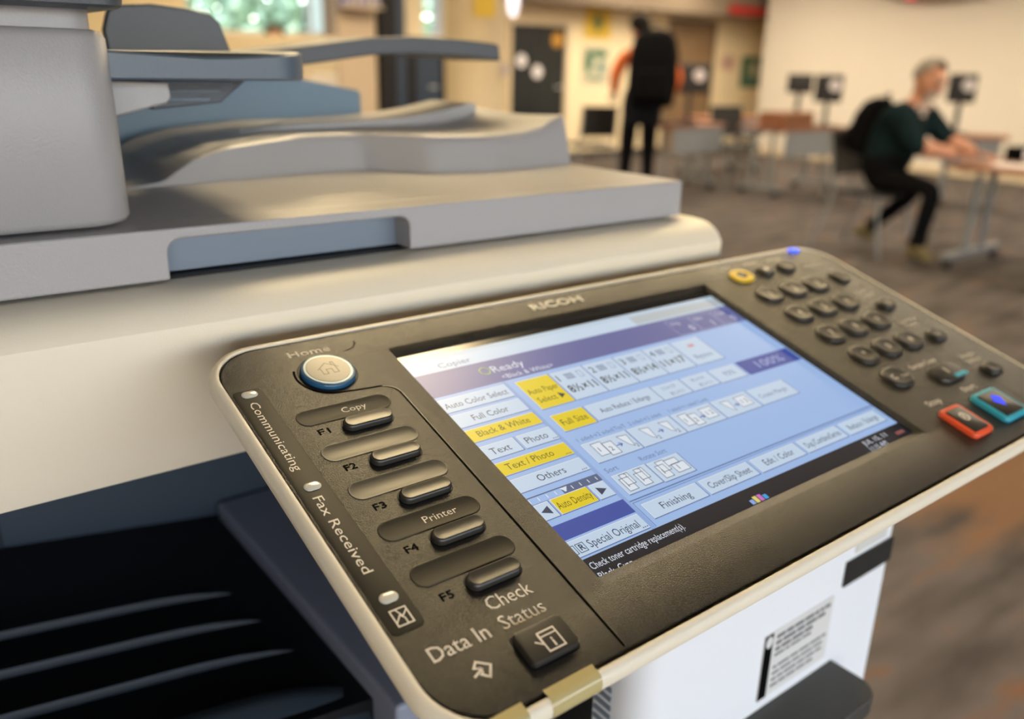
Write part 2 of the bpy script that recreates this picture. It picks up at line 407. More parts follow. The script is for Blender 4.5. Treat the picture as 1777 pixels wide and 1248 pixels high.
# lid with the finger notch in its front
b = MB(); zt, zb, yf, xr = -.0705, -.0932, .3770, .4345
n0, n1, nz = .1035, .2255, -.0755
front = [(-.25, zb), (n0, zb)]
for i in range(5):
    a = R(180 - 90 * i / 4); front.append((n0 + .006 + .006 * math.cos(a), nz - .006 + .006 * math.sin(a)))
for i in range(5):
    a = R(90 - 90 * i / 4); front.append((n1 - .006 + .006 * math.cos(a), nz - .006 + .006 * math.sin(a)))
front += [(n1, zb), (xr, zb), (xr, zt), (-.25, zt)]
b.prism(front, 'y', yf, yf + .020, GREY)
b.box(-.25, xr, yf + .0195, .80, zb, zt, GREY)
lid = part(b, 'scanner_lid', bevel=.0012, seg=3)
b = MB(); b.box(n0 - .003, n1 + .003, yf + .015, yf + .0196, zb + .0005, nz + .002, SLATE); part(b, 'handle_recess', lid).location = (0, 0, 0)
b = MB(); b.box(-.25, .425, .384, .78, -.0948, -.0935, BLACKP); part(b, 'lid_seal', lid)
# document feeder
b = MB()
fx = .0955
def feeder_ring(z, d, x1):
    return rrect(-.25, x1 - d, .3865 + d, .78, .016, z, 10)
b.loft([feeder_ring(-.0695, .0035, fx - .0005), feeder_ring(-.0685, .0014, fx), feeder_ring(-.066, 0, fx), feeder_ring(-.02, .0012, fx + .0012), feeder_ring(.006, .0022, fx + .002), feeder_ring(.0085, .0034, fx + .002), feeder_ring(.0095, .006, fx + .002)], GREY)
b.loft([rrect(-.25, .090, .396, .775, .010, z, 8) for z in (.0094, .021)], GREY)
feeder = part(b, 'document_feeder', ang=45)
b = MB(); b.loft([rrect(-.25 + i, .0985 - i, .374 + i, .78 - i, .009, z, 8) for z, i in ((.0170, .002), (.0180, .0004), (.022, 0), (.055, .001), (.060, .004))], DARKCAP); part(b, 'feeder_cover', feeder)
b = MB(); b.prism([(.088, -.0105), (.1255, -.0115), (.1265, -.0185), (.124, -.021), (.088, -.030)], 'y', .425, .52, GREY); part(b, 'hinge_bracket', feeder, bevel=.0012)
b = MB()
b.prism([(.1255, -.0105), (.175, -.0105), (.160, -.0225), (.1255, -.0255)], 'y', .455, .50, mat('dark_roller_cover', (.03, .04, .06), .4))
for k in range(3): b.box(.126, .166 - k * .006, .4535, .456, -.0135 - k * .004, -.0118 - k * .004, SLATE)
part(b, 'feed_roller_cover', feeder, bevel=.0008)
# document tray
b = MB(); plan = [(.088, .400), (.168, .400)]
for i in range(7):
    a = R(-90 + 90 * i / 6); plan.append((.170 + .018 * math.cos(a), .418 + .018 * math.sin(a)))
plan += [(.192, .66), (.088, .66)]
def tz(x): return .0018 - .0020 * max(0, min(1, (x - .09) / .045)) + .0034 * max(0, (x - .13) / .058) ** 2
cxs = [(.088 + (.168 - .088) * k / 10, .400) for k in range(10)] + plan[1:]
def trayring(dz, i): return [(x - (i if x > .1 else 0), y + (i if y < .5 else -i), (tz(x) if dz == 0 else 0) + dz) for x, y in cxs]
b.loft([[(x - .001 * (x > .1), y + .001 * (y < .5), -.0102) for x, y in cxs], [(x, y, -.0092) for x, y in cxs], [(x, y, tz(x) - .001) for x, y in cxs], [(x - .001 * (x > .1), y + .001 * (y < .5), tz(x)) for x, y in cxs]], mat('blue_grey_tray', (.085, .115, .155), .36, bump=.3, bscale=900))
tray = part(b, 'document_tray', ang=28)
b = MB(); top = [(.16, -.006), (.20, -.001), (.24, .0048), (.282, .0105), (.32, .0160), (.356, .0178), (.40, .0170), (.430, .0152), (.437, .0140)]
b.prism(top + [(x + (.002 if x > .43 else 0), z - .0125) for x, z in reversed(top)], 'y', .585, .655, DARKCAP); part(b, 'tray_extension', tray, bevel=.0015, seg=3)
b = MB(); g = [(.119, .0005), (.118, .012), (.121, .0215), (.127, .0245), (.143, .026), (.160, .0248), (.174, .0225), (.179, .0185), (.184, .004), (.184, .0005)]
b.prism(g, 'y', .500, .506, DARKCAP)
b.lathe([(.0, .012), (.0, .012)], .13, .5, DARKCAP, 8)
part(b, 'paper_guide', tray, bevel=.0015, seg=3)
# feeder rear housing behind the tray, its daylight blue put into the colour
b = MB(); b.prism([(-.24, -.0712), (.353, -.0712), (.3535, -.026), (.350, -.0235), (.292, -.0135), (.23, -.011), (-.24, -.011)], 'y', .665, .77, mat('rear_housing_daylit_plastic', (.13, .21, .30), .45, bump=.3, bscale=900)); part(b, 'rear_housing', feeder, bevel=.003, seg=3)
# exit ramp: lofted dish with a step in front
b = MB()
def lerp(t, x):
    if x <= t[0][0]: return t[0][1]
    for (a, va), (c, vc) in zip(t, t[1:]):
        if x <= c:
            f = (x - a) / (c - a); f = f * f * (3 - 2 * f) if len(t) < 5 else f
            return va + (vc - va) * f
    return t[-1][1]
TOE = [(.10, .500), (.157, .510), (.19, .517), (.249, .527), (.278, .526), (.296, .508), (.312, .491), (.354, .478), (.434, .488)]
ZED = [(.10, -.0712), (.141, -.068), (.161, -.057), (.186, -.051), (.237, -.0465), (.30, -.0468), (.366, -.0470), (.392, -.0458), (.414, -.0418), (.434, -.0355)]
rows = []
N = 70
for k in range(N + 1):
    x = .10 + (.434 - .10) * k / N
    ye, ze = lerp(TOE, x), lerp(ZED, x)
    hgt = max(.0005, ze + .0712)
    rows.append([(x, ye, -.0712), (x, ye + hgt * .22, -.0712 + hgt * .72), (x, ye + hgt * .30, -.0712 + hgt * .93), (x, ye + hgt * .30 + .003, ze)] + [(x, ye + .012 + (.64 - ye - .012) * j / 8, ze + .0025 * (j / 8) - .0035 * math.sin(PI * j / 8) * (ze > -.06)) for j in range(9)] + [(x, .645, -.0712)])
b.loft(rows, GREY, cap0=True, cap1=True, closed=True)
rail = [(.150, -.0712), (.159, -.068), (.187, -.0565), (.224, -.0485), (.258, -.0455), (.324, -.0435), (.360, -.0415), (.390, -.0375), (.418, -.0320), (.424, -.0320), (.426, -.045), (.426, -.0712)]
b.prism(rail, 'y', .600, .66, GREY)
part(b, 'exit_ramp', lid, ang=40, bevel=.0)
# output bay
b = MB(); b.box(-.25, .25, .560, .60, -.45, -.175, NAVY); b.box(.032, .033, .5585, .5602, -.335, -.176, BLACKP); part(b, 'bay_wall')
b = MB()
def oz(x): return -.287 - .155 * (x - .016)
sx = [-.25 + (.168 + .25) * k / 12 for k in range(13)]
b.prism([(x, oz(x) - .006) for x in sx] + [(.168, -.42), (-.25, -.42)], 'y', .325, .56, BLACKP)
RIB = mat('output_tray_rib', (.011, .016, .024), .5, spec=.3)
for k, y in enumerate((.456, .421, .386)):
    xe = .146 + .005 * k
    pts = [(x, y, oz(x) - .001) for x in [-.25, -.1, 0, .03, .06, .08]] + [(.08 + (xe - .08) * q, y - .004 * q * q, oz(.08 + (xe - .08) * q) - .001 - .0065 * q ** 3) for q in (.25, .5, .75, 1)]
    rr = [[(p[0], p[1] - .0013, p[2] - .008), (p[0], p[1] - .0011, p[2] - .0006), (p[0], p[1] - .0004, p[2] + .0002), (p[0], p[1] + .0005, p[2] - .0002), (p[0], p[1] + .0015, p[2] - .008)] for p in pts]
    b.loft(rr, RIB)
pts = [(x, .345, oz(x)) for x in [-.25, 0, .05, .08, .10]] + [(.10 + .064 * q, .345 - .008 * q * q, oz(.10 + .064 * q) - .008 * q ** 3) for q in (.25, .5, .75, 1)]
b.loft([[(p[0], p[1] - .022, p[2] - .05), (p[0], p[1] - .018, p[2] - .010), (p[0], p[1] - .006, p[2] - .001), (p[0], p[1] + .002, p[2]), (p[0], p[1] + .006, p[2] - .003), (p[0], p[1] + .008, p[2] - .03)] for p in pts], mat('tray_lip', (.022, .032, .045), .45))
part(b, 'output_tray', ang=45)
b = MB(); b.box(.1665, .237, .30, .558, -.42, -.305, mat('bay_ledge_plastic', (.22, .24, .31), .5)); part(b, 'bay_ledge', bevel=.003)
# lower cabinet and right-hand front cover
b = MB(); b.box(-.25, .445, .335, .80, -H + .06, -.43, CREAM); b.box(.25, .445, .236, .80, -.43, -.1765, BLACKP)
for x in (-.2, .38):
    for y in (.40, .74): b.lathe([(.03, -H), (.03, -H + .06)], x, y, BLACKP, 16)
part(b, 'cabinet_body', bevel=.004)
b = MB(); pl = []
for cx, cy, r, a in ((.447 - .003, .204 + .003, .003, -90), ):
    pl += [(cx + r * math.cos(R(a + 90 * i / 4)), cy + r * math.sin(R(a + 90 * i / 4))) for i in range(5)]
pl += [(.447, .2345), (.238, .2345)]
pl += [(.238 + .016 + .016 * math.cos(R(180 + 90 * i / 10)), .204 + .016 + .016 * math.sin(R(180 + 90 * i / 10))) for i in range(11)]
b.loft([[(x, y, z) for x, y in pl] for z in (-H + .10, -.195)], WHITE)
for k in range(7): b.box(.2372, .2385, .2225, .2335, -.2725 - k * .0052, -.2700 - k * .0052, SLATE)
cover = part(b, 'front_cover', ang=40)
b = MB(); b.box(.398, .4474, .2028, .2045, -.2735, -.2572, mat('black_switch_cover', (.012, .012, .010), .45)); part(b, 'switch_cover', cover, bevel=.0006)
b = MB(); b.box(.406, .438, .2034, .2045, -.2545, -.2460, mat('grey_tag', (.60, .60, .57), .5)); part(b, 'small_tag', cover, bevel=.0003)
# instruction label: worn lines of print too soft to read, black side band with a round mark
b = MB(); LP = mat('label_paper', (.66, .66, .65), .5)
b.box(.3285, .3905, .2033, .2042, -.3165, -.2755, LP); b.box(.3287, .3355, .2030, .2034, -.3163, -.2757, INKDK)
pe = [(.3321 + .0028 * math.cos(2 * PI * k / 20), .2029, -.2800 + .0036 * math.sin(2 * PI * k / 20)) for k in range(20)]
b.poly(pe, LP)
rnd = random.Random(3)
for row in range(9):
    z = -.2787 - row * .0040; x = .339
    if row == 4: continue
    end = .3885 - (rnd.random() * .022 if row in (2, 3, 8) else rnd.random() * .004)
    while x < end - .003:
        w = min(end - x, .003 + rnd.random() * .008)
        b.box(x, x + w, .2031, .2034, z - (.0021 if row < 3 else .0014), z, mat('faded_print', (.10, .10, .11), .6)); x += w + .0013
part(b, 'instruction_label', cover, smooth=False)
b = MB(); pl = [(.18, .206), (.18, .172)] + [(.388 + .013 * math.cos(R(-90 + 90 * i / 8)), .185 + .013 * math.sin(R(-90 + 90 * i / 8))) for i in range(9)] + [(.401, .206)]
b.loft([[(x, y, z) for x, y in pl] for z in (-.336, -.3235)], mat('dark_shelf_plastic', (.050, .047, .040), .45, bump=.15, bscale=1500)); part(b, 'front_shelf', cover, bevel=.0015, seg=3)
b = MB(); pl = [(.18, .206), (.18, .176)] + [(.384 + .012 * math.cos(R(-90 + 90 * i / 8)), .189 + .012 * math.sin(R(-90 + 90 * i / 8))) for i in range(9)] + [(.396, .206)]
b.loft([[(x, y, z) for x, y in pl] for z in (-.40, -.3362)], CREAM); part(b, 'shelf_bracket', cover, bevel=.001)

# ------------------------------------------------------------------ control panel (local axes: u right, -v up the slope, w out of the face)
K = .001
def uv(u, v): return (u * K, -v * K)
b = MB()
fr = lambda i, z: rrect((-77.2 + i) * K, (341.5 - i) * K, (-174.5 + i) * K, (21.5 - i) * K, (24 - i) * K, z * K, 10)
b.loft([fr(12, -11.5), fr(4.2, -10.6), fr(3.2, -10.0), fr(1.1, -6.0), fr(.4, -5.3), fr(0, -4.4), fr(.3, -2.4), fr(1.2, -.7), fr(2.4, .05), fr(3.3, .25), fr(3.9, .1), fr(4.0, -.8)], CREAM, cap1=False)
# dark face with the sunk screen opening
b.loft([rrect(-73.0 * K, 337.3 * K, -170.3 * K + .0012, 17.3 * K - .0012, 20 * K, -.8 * K, 10), rrect(-72.9 * K, 337.2 * K, -168.9 * K, 15.9 * K, 19.8 * K, -.15 * K, 10), rrect(-72.4 * K, 336.7 * K, -168.4 * K, 15.4 * K, 19.4 * K, 0, 10),
        rrect(-.2 * K, 209 * K, -146.8 * K, .3 * K, .9 * K, 0, 10), rrect(.2 * K, 208.4 * K, -146.0 * K, -.5 * K, .9 * K, -.25 * K, 10), rrect(.6 * K, 207.4 * K, -141.6 * K, -4.2 * K, .8 * K, -2.6 * K, 10), rrect(.7 * K, 207.3 * K, -141.5 * K, -4.3 * K, .8 * K, -3.6 * K, 10)], PANELDK, cap0=False, cap1=False)
panel = b.build('control_panel', mfp, ang=35)
panel.location = Vector((.17092, .30674, H - .11772)) - ROOT
panel.rotation_euler = (TILT, 0, 0)
def pp(mb, name, **k): return mb.build(name, panel, **k)
# panel lettering and drawn groove lines belong to the face itself
L = .05 * K
def printed(*a, **k):
    b = MB(); text(b, *a, **k); return pp(b, 'printed_label', smooth=False)
printed('Home', -42 * K, 6.2 * K, 3.7 * K, INK, L, w=18.3 * K)
printed('Data In', -65.9 * K, -146.3 * K, 5.1 * K, INK, L, w=20.3 * K)
printed('Check', -40.6 * K, -138.4 * K, 5.0 * K, INK, L, w=17.0 * K)
printed('Status', -40.8 * K, -146.2 * K, 5.0 * K, INK, L, w=16.6 * K)
for i, v in enumerate((43.2, 64.4, 86.0, 107.3, 128.8)):
    printed('F%d' % (i + 1), -52 * K, -v * K, 2.9 * K, INKDK, L, w=4.5 * K, bold=.00018)
def line(mb, pts, w, m, z=L):
    pts = [Vector((p[0], p[1], 0)) for p in pts]
    for a, c in zip(pts, pts[1:]):
        d = (c - a).normalized() * w / 2; n = Vector((-d.y, d.x, 0))
        mb.poly([(*(a - d + n).xy, z), (*(a - d - n).xy, z), (*(c + d - n).xy, z), (*(c + d + n).xy, z)], m)
def frame(mb, x0, x1, y0, y1, w, m, z=L): line(mb, [(x0, y0), (x1, y0), (x1, y1), (x0, y1), (x0, y0)], w, m, z)
# data-in mark: open diamond with an arrow
b = MB()
c = Vector((-54.6 * K, -154.4 * K)); q = 3.0 * K
line(b, [(c.x - q * .2, c.y + q), (c.x + q, c.y + q * .1), (c.x + q * .2, c.y - q), (c.x - q * .45, c.y - q * .4)], .7 * K, INK)
line(b, [(c.x - q * .2, c.y + q), (c.x - q * .75, c.y + q * .45)], .7 * K, INK)
line(b, [(c.x - q * 1.1, c.y - q * .35), (c.x - q * .05, c.y + q * .1)], .7 * K, INK)
line(b, [(c.x - q * .65, c.y + q * .4), (c.x - q * .05, c.y + q * .1), (c.x - q * .3, c.y - q * .5)], .6 * K, INK)
pp(b, 'data_in_mark', smooth=False)
# right-hand lettering
for t, u, v, h, w in (('Sample Copy', 258.5, 108.8, 3.0, 26), ('Start', 269.5, 134.2, 3.4, 13), ('Stop', 233.2, 134.0, 3.6, 12.5), ('Simple', 304.5, 113.6, 2.6, 14), ('Screen', 304.5, 118.4, 2.6, 14), ('Login/', 308, 40.2, 2.4, 11), ('Logout', 308, 44.6, 2.4, 12.5),
                      ('User Tools/', 303, 75.0, 2.4, 18), ('Counter', 303, 79.4, 2.4, 13), ('Reset', 235, -10.2, 1.9, 8), ('Program', 258, -10.2, 1.9, 12), ('Interrupt', 280, -10.2, 1.9, 13), ('Energy Saver', 303, 4.0, 2.2, 20)):
    printed(t, u * K, -v * K, h * K, INK, L, w=w * K)
# groove round the home key, drawn flat: dark shade line and pale lit edge
b = MB()
gp = [(-11.4, -9.6), (-11.9, -7.4), (-13.6, -5.4), (-16.4, -4.3), (-18.6, -3.9)]
def ribbon(mb, pts, w, z, m):
    P = [Vector((*uv(*p), z)) for p in pts]; L1, R1 = [], []
    for i, p in enumerate(P):
        d = (P[min(i + 1, len(P) - 1)] - P[max(i - 1, 0)]).normalized(); n = Vector((-d.y, d.x, 0)) * w / 2
        L1.append(p + n); R1.append(p - n)
    for i in range(len(P) - 1): mb.poly([L1[i], R1[i], R1[i + 1], L1[i + 1]], m)
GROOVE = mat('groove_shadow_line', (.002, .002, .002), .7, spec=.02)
ribbon(b, gp, .45 * K, .03 * K, GROOVE); pp(b, 'drawn_groove', smooth=False); b = MB()
arc = []
for i in range(22):
    a = R(205 - 170 * i / 21); arc.append((-32.2 + 13.4 * math.cos(a), 8.6 + 13.4 * math.sin(a)))
g2 = arc[:15] + [(-26, 22.8), (-21, 23.4), (-17.5, 23.6)] + [(-17.5 + 7 * math.sin(R(90 * i / 8)), 30.6 - 7 * math.cos(R(90 * i / 8))) for i in range(1, 9)] + [(-10.5, 60), (-10.6, 110), (-10.8, 168)]
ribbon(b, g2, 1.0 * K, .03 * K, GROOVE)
ribbon(b, [(p[0] + .55, p[1] + .05) for p in g2[18:]], .22 * K, .04 * K, mat('groove_lip_highlight', (.07, .062, .048), .3))
pp(b, 'drawn_groove', smooth=False); b = MB()
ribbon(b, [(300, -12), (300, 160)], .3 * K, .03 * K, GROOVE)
pp(b, 'drawn_groove', smooth=False)
# maker's name in raised pale letters
b = MB()
for k in range(5): text(b, 'RICOH', 86.5 * K, 5.9 * K, 5.0 * K, mat('raised_silver_letters', (.92, .86, .70), .4), (.1 + .07 * k) * K, w=33 * K, bold=.00035)
pp(b, 'maker_badge', smooth=False)
# left status strip with three lamps
b = MB(); pillow(b, -72.0 * K, -60.6 * K, -133.6 * K, -8.6 * K, 2.2 * K, [(0, -.05 * K), (.0, .10 * K), (.15 * K, .16 * K)], STRIPDK, 5)
text(b, 'Communicating', -68.5 * K, -16.8 * K, 3.4 * K, INK, .2 * K, w=41 * K, rot=R(-90))
text(b, 'Fax Received', -68.6 * K, -72.2 * K, 3.5 * K, INK, .2 * K, w=36.8 * K, rot=R(-90))
frame(b, -68.6 * K, -63.4 * K, -131 * K, -125 * K, .5 * K, INK, .2 * K)
line(b, [(-66.8 * K, -125 * K), (-65.6 * K, -128 * K), (-63.6 * K, -126.2 * K)], .45 * K, INK, .2 * K)
line(b, [(-68.4 * K, -129.6 * K), (-66.4 * K, -127.4 * K), (-65.3 * K, -128.8 * K), (-65.3 * K, -130.8 * K)], .45 * K, INK, .2 * K)
strip = pp(b, 'status_strip')
for v in (11.7, 67.0, 120.2):
    b = MB(); pillow(b, -69.2 * K, -63.0 * K, -(v + 2.0) * K, -(v - 2.0) * K, 2.0 * K, [(0, .1 * K), (0, .35 * K), (.3 * K, .65 * K), (.9 * K, .8 * K)], LEDM, 6); pp(b, 'indicator_lamp')
# home key
b = MB(); hx, hy = -32.2 * K, -8.6 * K
def ring(r, z, cx=hx, cy=hy, n=48): return [(cx + r * K * math.cos(2 * PI * k / n), cy + r * K * math.sin(2 * PI * k / n), z * K) for k in range(n)]
b.loft([ring(12.2, .05), ring(12.0, .2), ring(11.6, .1)], BLACKP)
b.loft([ring(11.2, 0), ring(11.2, 1.2), ring(10.9, 1.7), ring(10.2, 1.9)], BLUERING)
b.loft([ring(10.15, 1.85), ring(9.9, 2.15), ring(9.0, 2.2)], mat('silver_blue_ring', (.16, .24, .31), .35, metal=.2))
b.loft([ring(9.0, 2.15), ring(8.8, 2.35), ring(8.4, 2.4)], HOMEK)
GR = mat('home_pictogram', (.16, .15, .10), .5); ho = Vector((hx, hy)); q = K
def hl(pts): line(b, [(ho.x + p[0] * q, ho.y + p[1] * q) for p in pts], .42 * K, GR, 2.45 * K)
hl([(-4.4, .2), (0, 3.9), (4.4, .2)]); hl([(-3.3, .9), (-3.3, -3.3), (-1.2, -3.3), (-1.2, -.4), (1.2, -.4), (1.2, -3.3), (3.3, -3.3), (3.3, .9)]); hl([(2.4, 2.2), (2.4, 4.0), (3.4, 4.0), (3.4, 1.4)])
pp(b, 'home_key')
# function keys and the sunk name strips above them
for i, v in enumerate((33.0, 54.4, 75.6, 96.7, 117.8)):
    b = MB(); pillow(b, -56.1 * K, -17.4 * K, -(v + 4.1) * K, -(v - 4.6) * K, 4.2 * K, [(-.35 * K, 0), (-.05 * K, .24 * K), (.35 * K, .24 * K), (.75 * K, .03 * K)], STRIPGL if i in (1, 2) else STRIPDK, 8)
    if i in (0, 3): text(b, {0: 'Copy', 3: 'Printer'}[i], {0: -38.2, 3: -39.7}[i] * K, -(v + 1.3) * K, 3.0 * K, INK, .10 * K, w={0: 10.4, 3: 13.4}[i] * K)
    pp(b, 'name_strip')
    b = MB(); kv = v + 9.2
    pillow(b, -42.6 * K, -20.9 * K, -(kv + 4.1) * K, -(kv - 4.1) * K, 4.0 * K, [(0, .02 * K), (.1 * K, .06 * K), (.5 * K, .04 * K)], BLACKP, 8)
    pillow(b, -42.0 * K, -21.5 * K, -(kv + 3.4) * K, -(kv - 3.4) * K, 3.4 * K, [(0, 0), (0, 1.5 * K), (.25 * K, 2.1 * K), (.8 * K, 2.45 * K), (1.4 * K, 2.4 * K), (2.2 * K, 2.25 * K)], KEYDK, 8)
    pp(b, 'function_key')
# check status key
b = MB()
pillow(b, -42.3 * K, -23.0 * K, -162.4 * K, -149.0 * K, 2.2 * K, [(0, .02 * K), (.2 * K, .06 * K), (.6 * K, .04 * K)], BLACKP, 6)
pillow(b, -41.6 * K, -23.7 * K, -161.6 * K, -149.7 * K, 1.9 * K, [(0, 0), (0, 2.0 * K), (.3 * K, 2.5 * K), (1.0 * K, 2.6 * K)], KEYDK, 6)
zz = 2.66 * K
frame(b, -34.7 * K, -28.6 * K, -160.0 * K, -153.2 * K, .55 * K, INK, zz); line(b, [(-34.7 * K, -154.8 * K), (-28.6 * K, -154.8 * K)], .45 * K, INK, zz); line(b, [(-36.9 * K, -155.6 * K), (-34.9 * K, -157.2 * K), (-34.9 * K, -153.8 * K)], .5 * K, INK, zz)
text(b, 'i', -31.6 * K, -159.2 * K, 3.2 * K, INK, zz, align='C', bold=.00022)
pp(b, 'check_status_key')
# amber tape over the front edge
for u0, u1 in ((-43.4, -24.6), (-64.0, -51.2)):
    b = MB(); outl = [(-168.2, .15), (-170.3, .38), (-171.2, .42), (-172.3, .26), (-173.4, -.55), (-174.35, -2.3), (-174.62, -4.6), (-174.2, -5.6), (-172.6, -8.6)]
    b.loft([[(u * K, y * K, (z + .06) * K) for y, z in outl] + [(u * K, y * K, (z - .02) * K) for y, z in reversed(outl)] for u in (u0, u1)], BRASS); pp(b, 'tape_strip')
# number keys
def key(u, v, a, bb, name, char=None, m=KEYDK, hgt=1.7, extra=None, mark=INK):
    b = MB(); x, y = uv(u, v)
    b.loft([ell(x, y, (a + .45) * K, (bb + .45) * K, .02 * K), ell(x, y, (a + .35) * K, (bb + .35) * K, .05 * K), ell(x, y, a * K, bb * K, .04 * K)], BLACKP)  # black base ring draws the shadow round the key
    b.loft([ell(x, y, (a - i) * K, (bb - i) * K, z * K) for i, z in ((0, 0), (0, hgt * .5), (.3, hgt * .8), (1.0, hgt), (2.0, hgt * 1.0), (3.4, hgt * .88), (min(a, bb) - .6, hgt * .80))], m)
    if char: text(b, char, x, y - 1.9 * K, 3.9 * K, mark, (hgt + .06) * K, align='C', bold=.00012)
    if extra: extra(b, x, y, hgt)
    return pp(b, name)
for i, ch in enumerate('123456789*0#'):
    key(241.0 + 23.3 * (i % 3), 23.2 + 22 * (i // 3), 8.9, 7.7, 'number_key', ch)
def clr(b, x, y, h): text(b, 'Clear', x + 1.8 * K, y - 2.0 * K, 1.9 * K, INK, (h + .06) * K, w=6.5 * K); text(b, 'C', x - 5.4 * K, y - 1.7 * K, 3.6 * K, INK, (h + .06) * K)
key(240.0, 110.4, 9.4, 7.8, 'clear_key', extra=clr)
def rst(b, x, y, h):
    b.poly(ell(x, y, 3.6 * K, 3.2 * K, (h * .92) * K), BLACKP); line(b, [(x - 2 * K, y - 1 * K), (x, y + 1.6 * K), (x + 1.6 * K, y - 1 * K)], .6 * K, INK, (h + .06) * K)
key(241.6, .8, 8.4, 6.6, 'reset_key', m=YELLOWK, extra=rst)
def dotm(b, x, y, h): b.poly(ell(x, y, 2.2 * K, 1.6 * K, (h + .05) * K), INK)
key(265.0, .2, 5.6, 5.4, 'program_key', extra=dotm, hgt=2.2)
key(286.4, .2, 6.2, 5.6, 'interrupt_key', hgt=2.0)
key(315.5, 21.3, 5.6, 7.2, 'energy_saver_key', hgt=1.6)
def sq(b, x, y, h): frame(b, x - 2 * K, x + 2 * K, y - 1.6 * K, y + 1.6 * K, .5 * K, INK, (h + .06) * K); line(b, [(x, y), (x + 2 * K, y)], .5 * K, INK, (h + .06) * K)
key(315.2, 56.6, 6.2, 5.2, 'login_key', extra=sq, hgt=2.0)
def tls(b, x, y, h): text(b, '123', x, y - 1.2 * K, 2.4 * K, INK, (h + .06) * K, align='C')
key(313.8, 92.0, 6.4, 5.4, 'user_tools_key', extra=tls, hgt=2.0)
key(312.6, 127.2, 6.4, 5.2, 'simple_screen_key', hgt=2.0)
# sample copy key
b = MB(); pillow(b, 264.0 * K, 289.6 * K, -125.8 * K, -112.0 * K, 6.5 * K, [(0, 0), (0, .8 * K), (.4 * K, 1.5 * K), (1.2 * K, 1.7 * K)], KEYDK, 8)
b.box(276.5 * K, 288.6 * K, -125.0 * K, -122.4 * K, 1.3 * K, 1.95 * K, CYANK); text(b, 'I', 276 * K, -120.4 * K, 4.2 * K, INK, 1.8 * K, align='C', bold=.0004); pp(b, 'sample_copy_key')
# stop and start keys
def bigkey(u0, u1, v0, v1, m, name, extra):
    b = MB(); x0, x1, y0, y1 = u0 * K, u1 * K, -v1 * K, -v0 * K
    pillow(b, x0 - .8 * K, x1 + .8 * K, y0 - .8 * K, y1 + .8 * K, 3.6 * K, [(0, .02 * K), (.2 * K, .08 * K), (.7 * K, .05 * K)], BLACKP, 6)
    pillow(b, x0, x1, y0, y1, 3.2 * K, [(0, 0), (0, 1.6 * K), (.4 * K, 2.3 * K), (1.0 * K, 2.5 * K), (2.1 * K, 2.5 * K), (2.2 * K, 2.2 * K)], m, 6)
    pillow(b, x0 + 2.3 * K, x1 - 2.3 * K, y0 + 2.3 * K, y1 - 2.3 * K, 1.6 * K, [(0, 2.1 * K), (.1 * K, 2.65 * K), (.6 * K, 2.85 * K)], KEYDK, 6)
    extra(b, (x0 + x1) / 2, (y0 + y1) / 2); return pp(b, name)
def stp(b, x, y):
    z = 2.95 * K; n = 24
    for k in range(n):
        a0, a1 = 2 * PI * k / n, 2 * PI * (k + 1) / n
        b.poly([(x + r * K * math.cos(a), y + 1.6 * K + r * K * math.sin(a), z) for r, a in ((2.9, a0), (2.9, a1), (2.2, a1), (2.2, a0))], INK)
    line(b, [(x - 1.4 * K, y + .4 * K), (x, y + 3.2 * K), (x + 1.3 * K, y + .4 * K)], .6 * K, INK, z)
bigkey(229.4, 248.4, 139.3, 160.4, REDK, 'stop_key', stp)
def stt(b, x, y):
    z = 2.95 * K; b.poly([(x - 4.2 * K, y + 1.6 * K, z), (x + .2 * K, y - 3.2 * K, z), (x + 4.6 * K, y + 2.6 * K, z), (x + .6 * K, y + 6.2 * K, z)][::1], BLUEGLOW2)
bigkey(263.4, 287.8, 138.6, 160.2, CYANK, 'start_key', stt)
b = MB(); x, y = uv(315.4, -15.8); b.loft([ell(x, y, 5.2 * K, 3.0 * K, .1 * K), ell(x, y, 5.2 * K, 3.0 * K, .5 * K), ell(x, y, 4.4 * K, 2.3 * K, .9 * K)], BLUEGLOW); pp(b, 'status_lamp')

# ------------------------------------------------------------------ touch screen
def lcd(name, c, e=1.0):
    l = s2l(c)
    return mat('lcd_' + name, (.012, .012, .014), .32, emit=l, es=e * .80, spec=.32)
SCR = MB(); Z0 = -3.0
BK = mat('lcd_black_glass', (.008, .008, .009), .15)
ltblue = lcd('pale_blue', (166, 198, 246)); btn = lcd('button', (206, 226, 248)); yel = lcd('yellow', (240, 214, 30)); edge = lcd('edge', (96, 122, 176)); hi = lcd('highlight', (236, 244, 255))
hdr = lcd('header', (96, 104, 168)); dkb = lcd('dark_blue', (62, 84, 172)); top = lcd('title_bar', (196, 218, 236)); sbar = lcd('status_bar', (26, 28, 38)); dtx = lcd('dark_text', (52, 64, 92)); ltx = lcd('light_text', (232, 238, 250)); gtx = lcd('grey_text', (110, 128, 166))
btx = lcd('bold_text', (40, 52, 62)); ytx = lcd('text_on_yellow', (96, 88, 20)); dens = lcd('density_bar', (88, 104, 142)); tabg = lcd('grey_tab', (188, 198, 206))
def rect(u0, u1, v0, v1, m, k=1):
    z = (Z0 + .03 * k) * K
    SCR.poly([(*uv(u0, v1), z), (*uv(u1, v1), z), (*uv(u1, v0), z), (*uv(u0, v0), z)], m)
def button(u0, u1, v0, v1, m=btn, k=2):
    rect(u0, u1, v0, v1, edge, k); rect(u0 + .1, u1 - .45, v0 + .1, v1 - .45, hi, k + 1); rect(u0 + .45, u1 - .55, v0 + .45, v1 - .55, m, k + 2)
def st(t, u, v, h, m=dtx, w=None, k=6, align='L', bold=0): text(SCR, t, u * K, -v * K, h * K, m, (Z0 + .03 * k) * K, w=w * K if w else None, align=align, bold=bold)
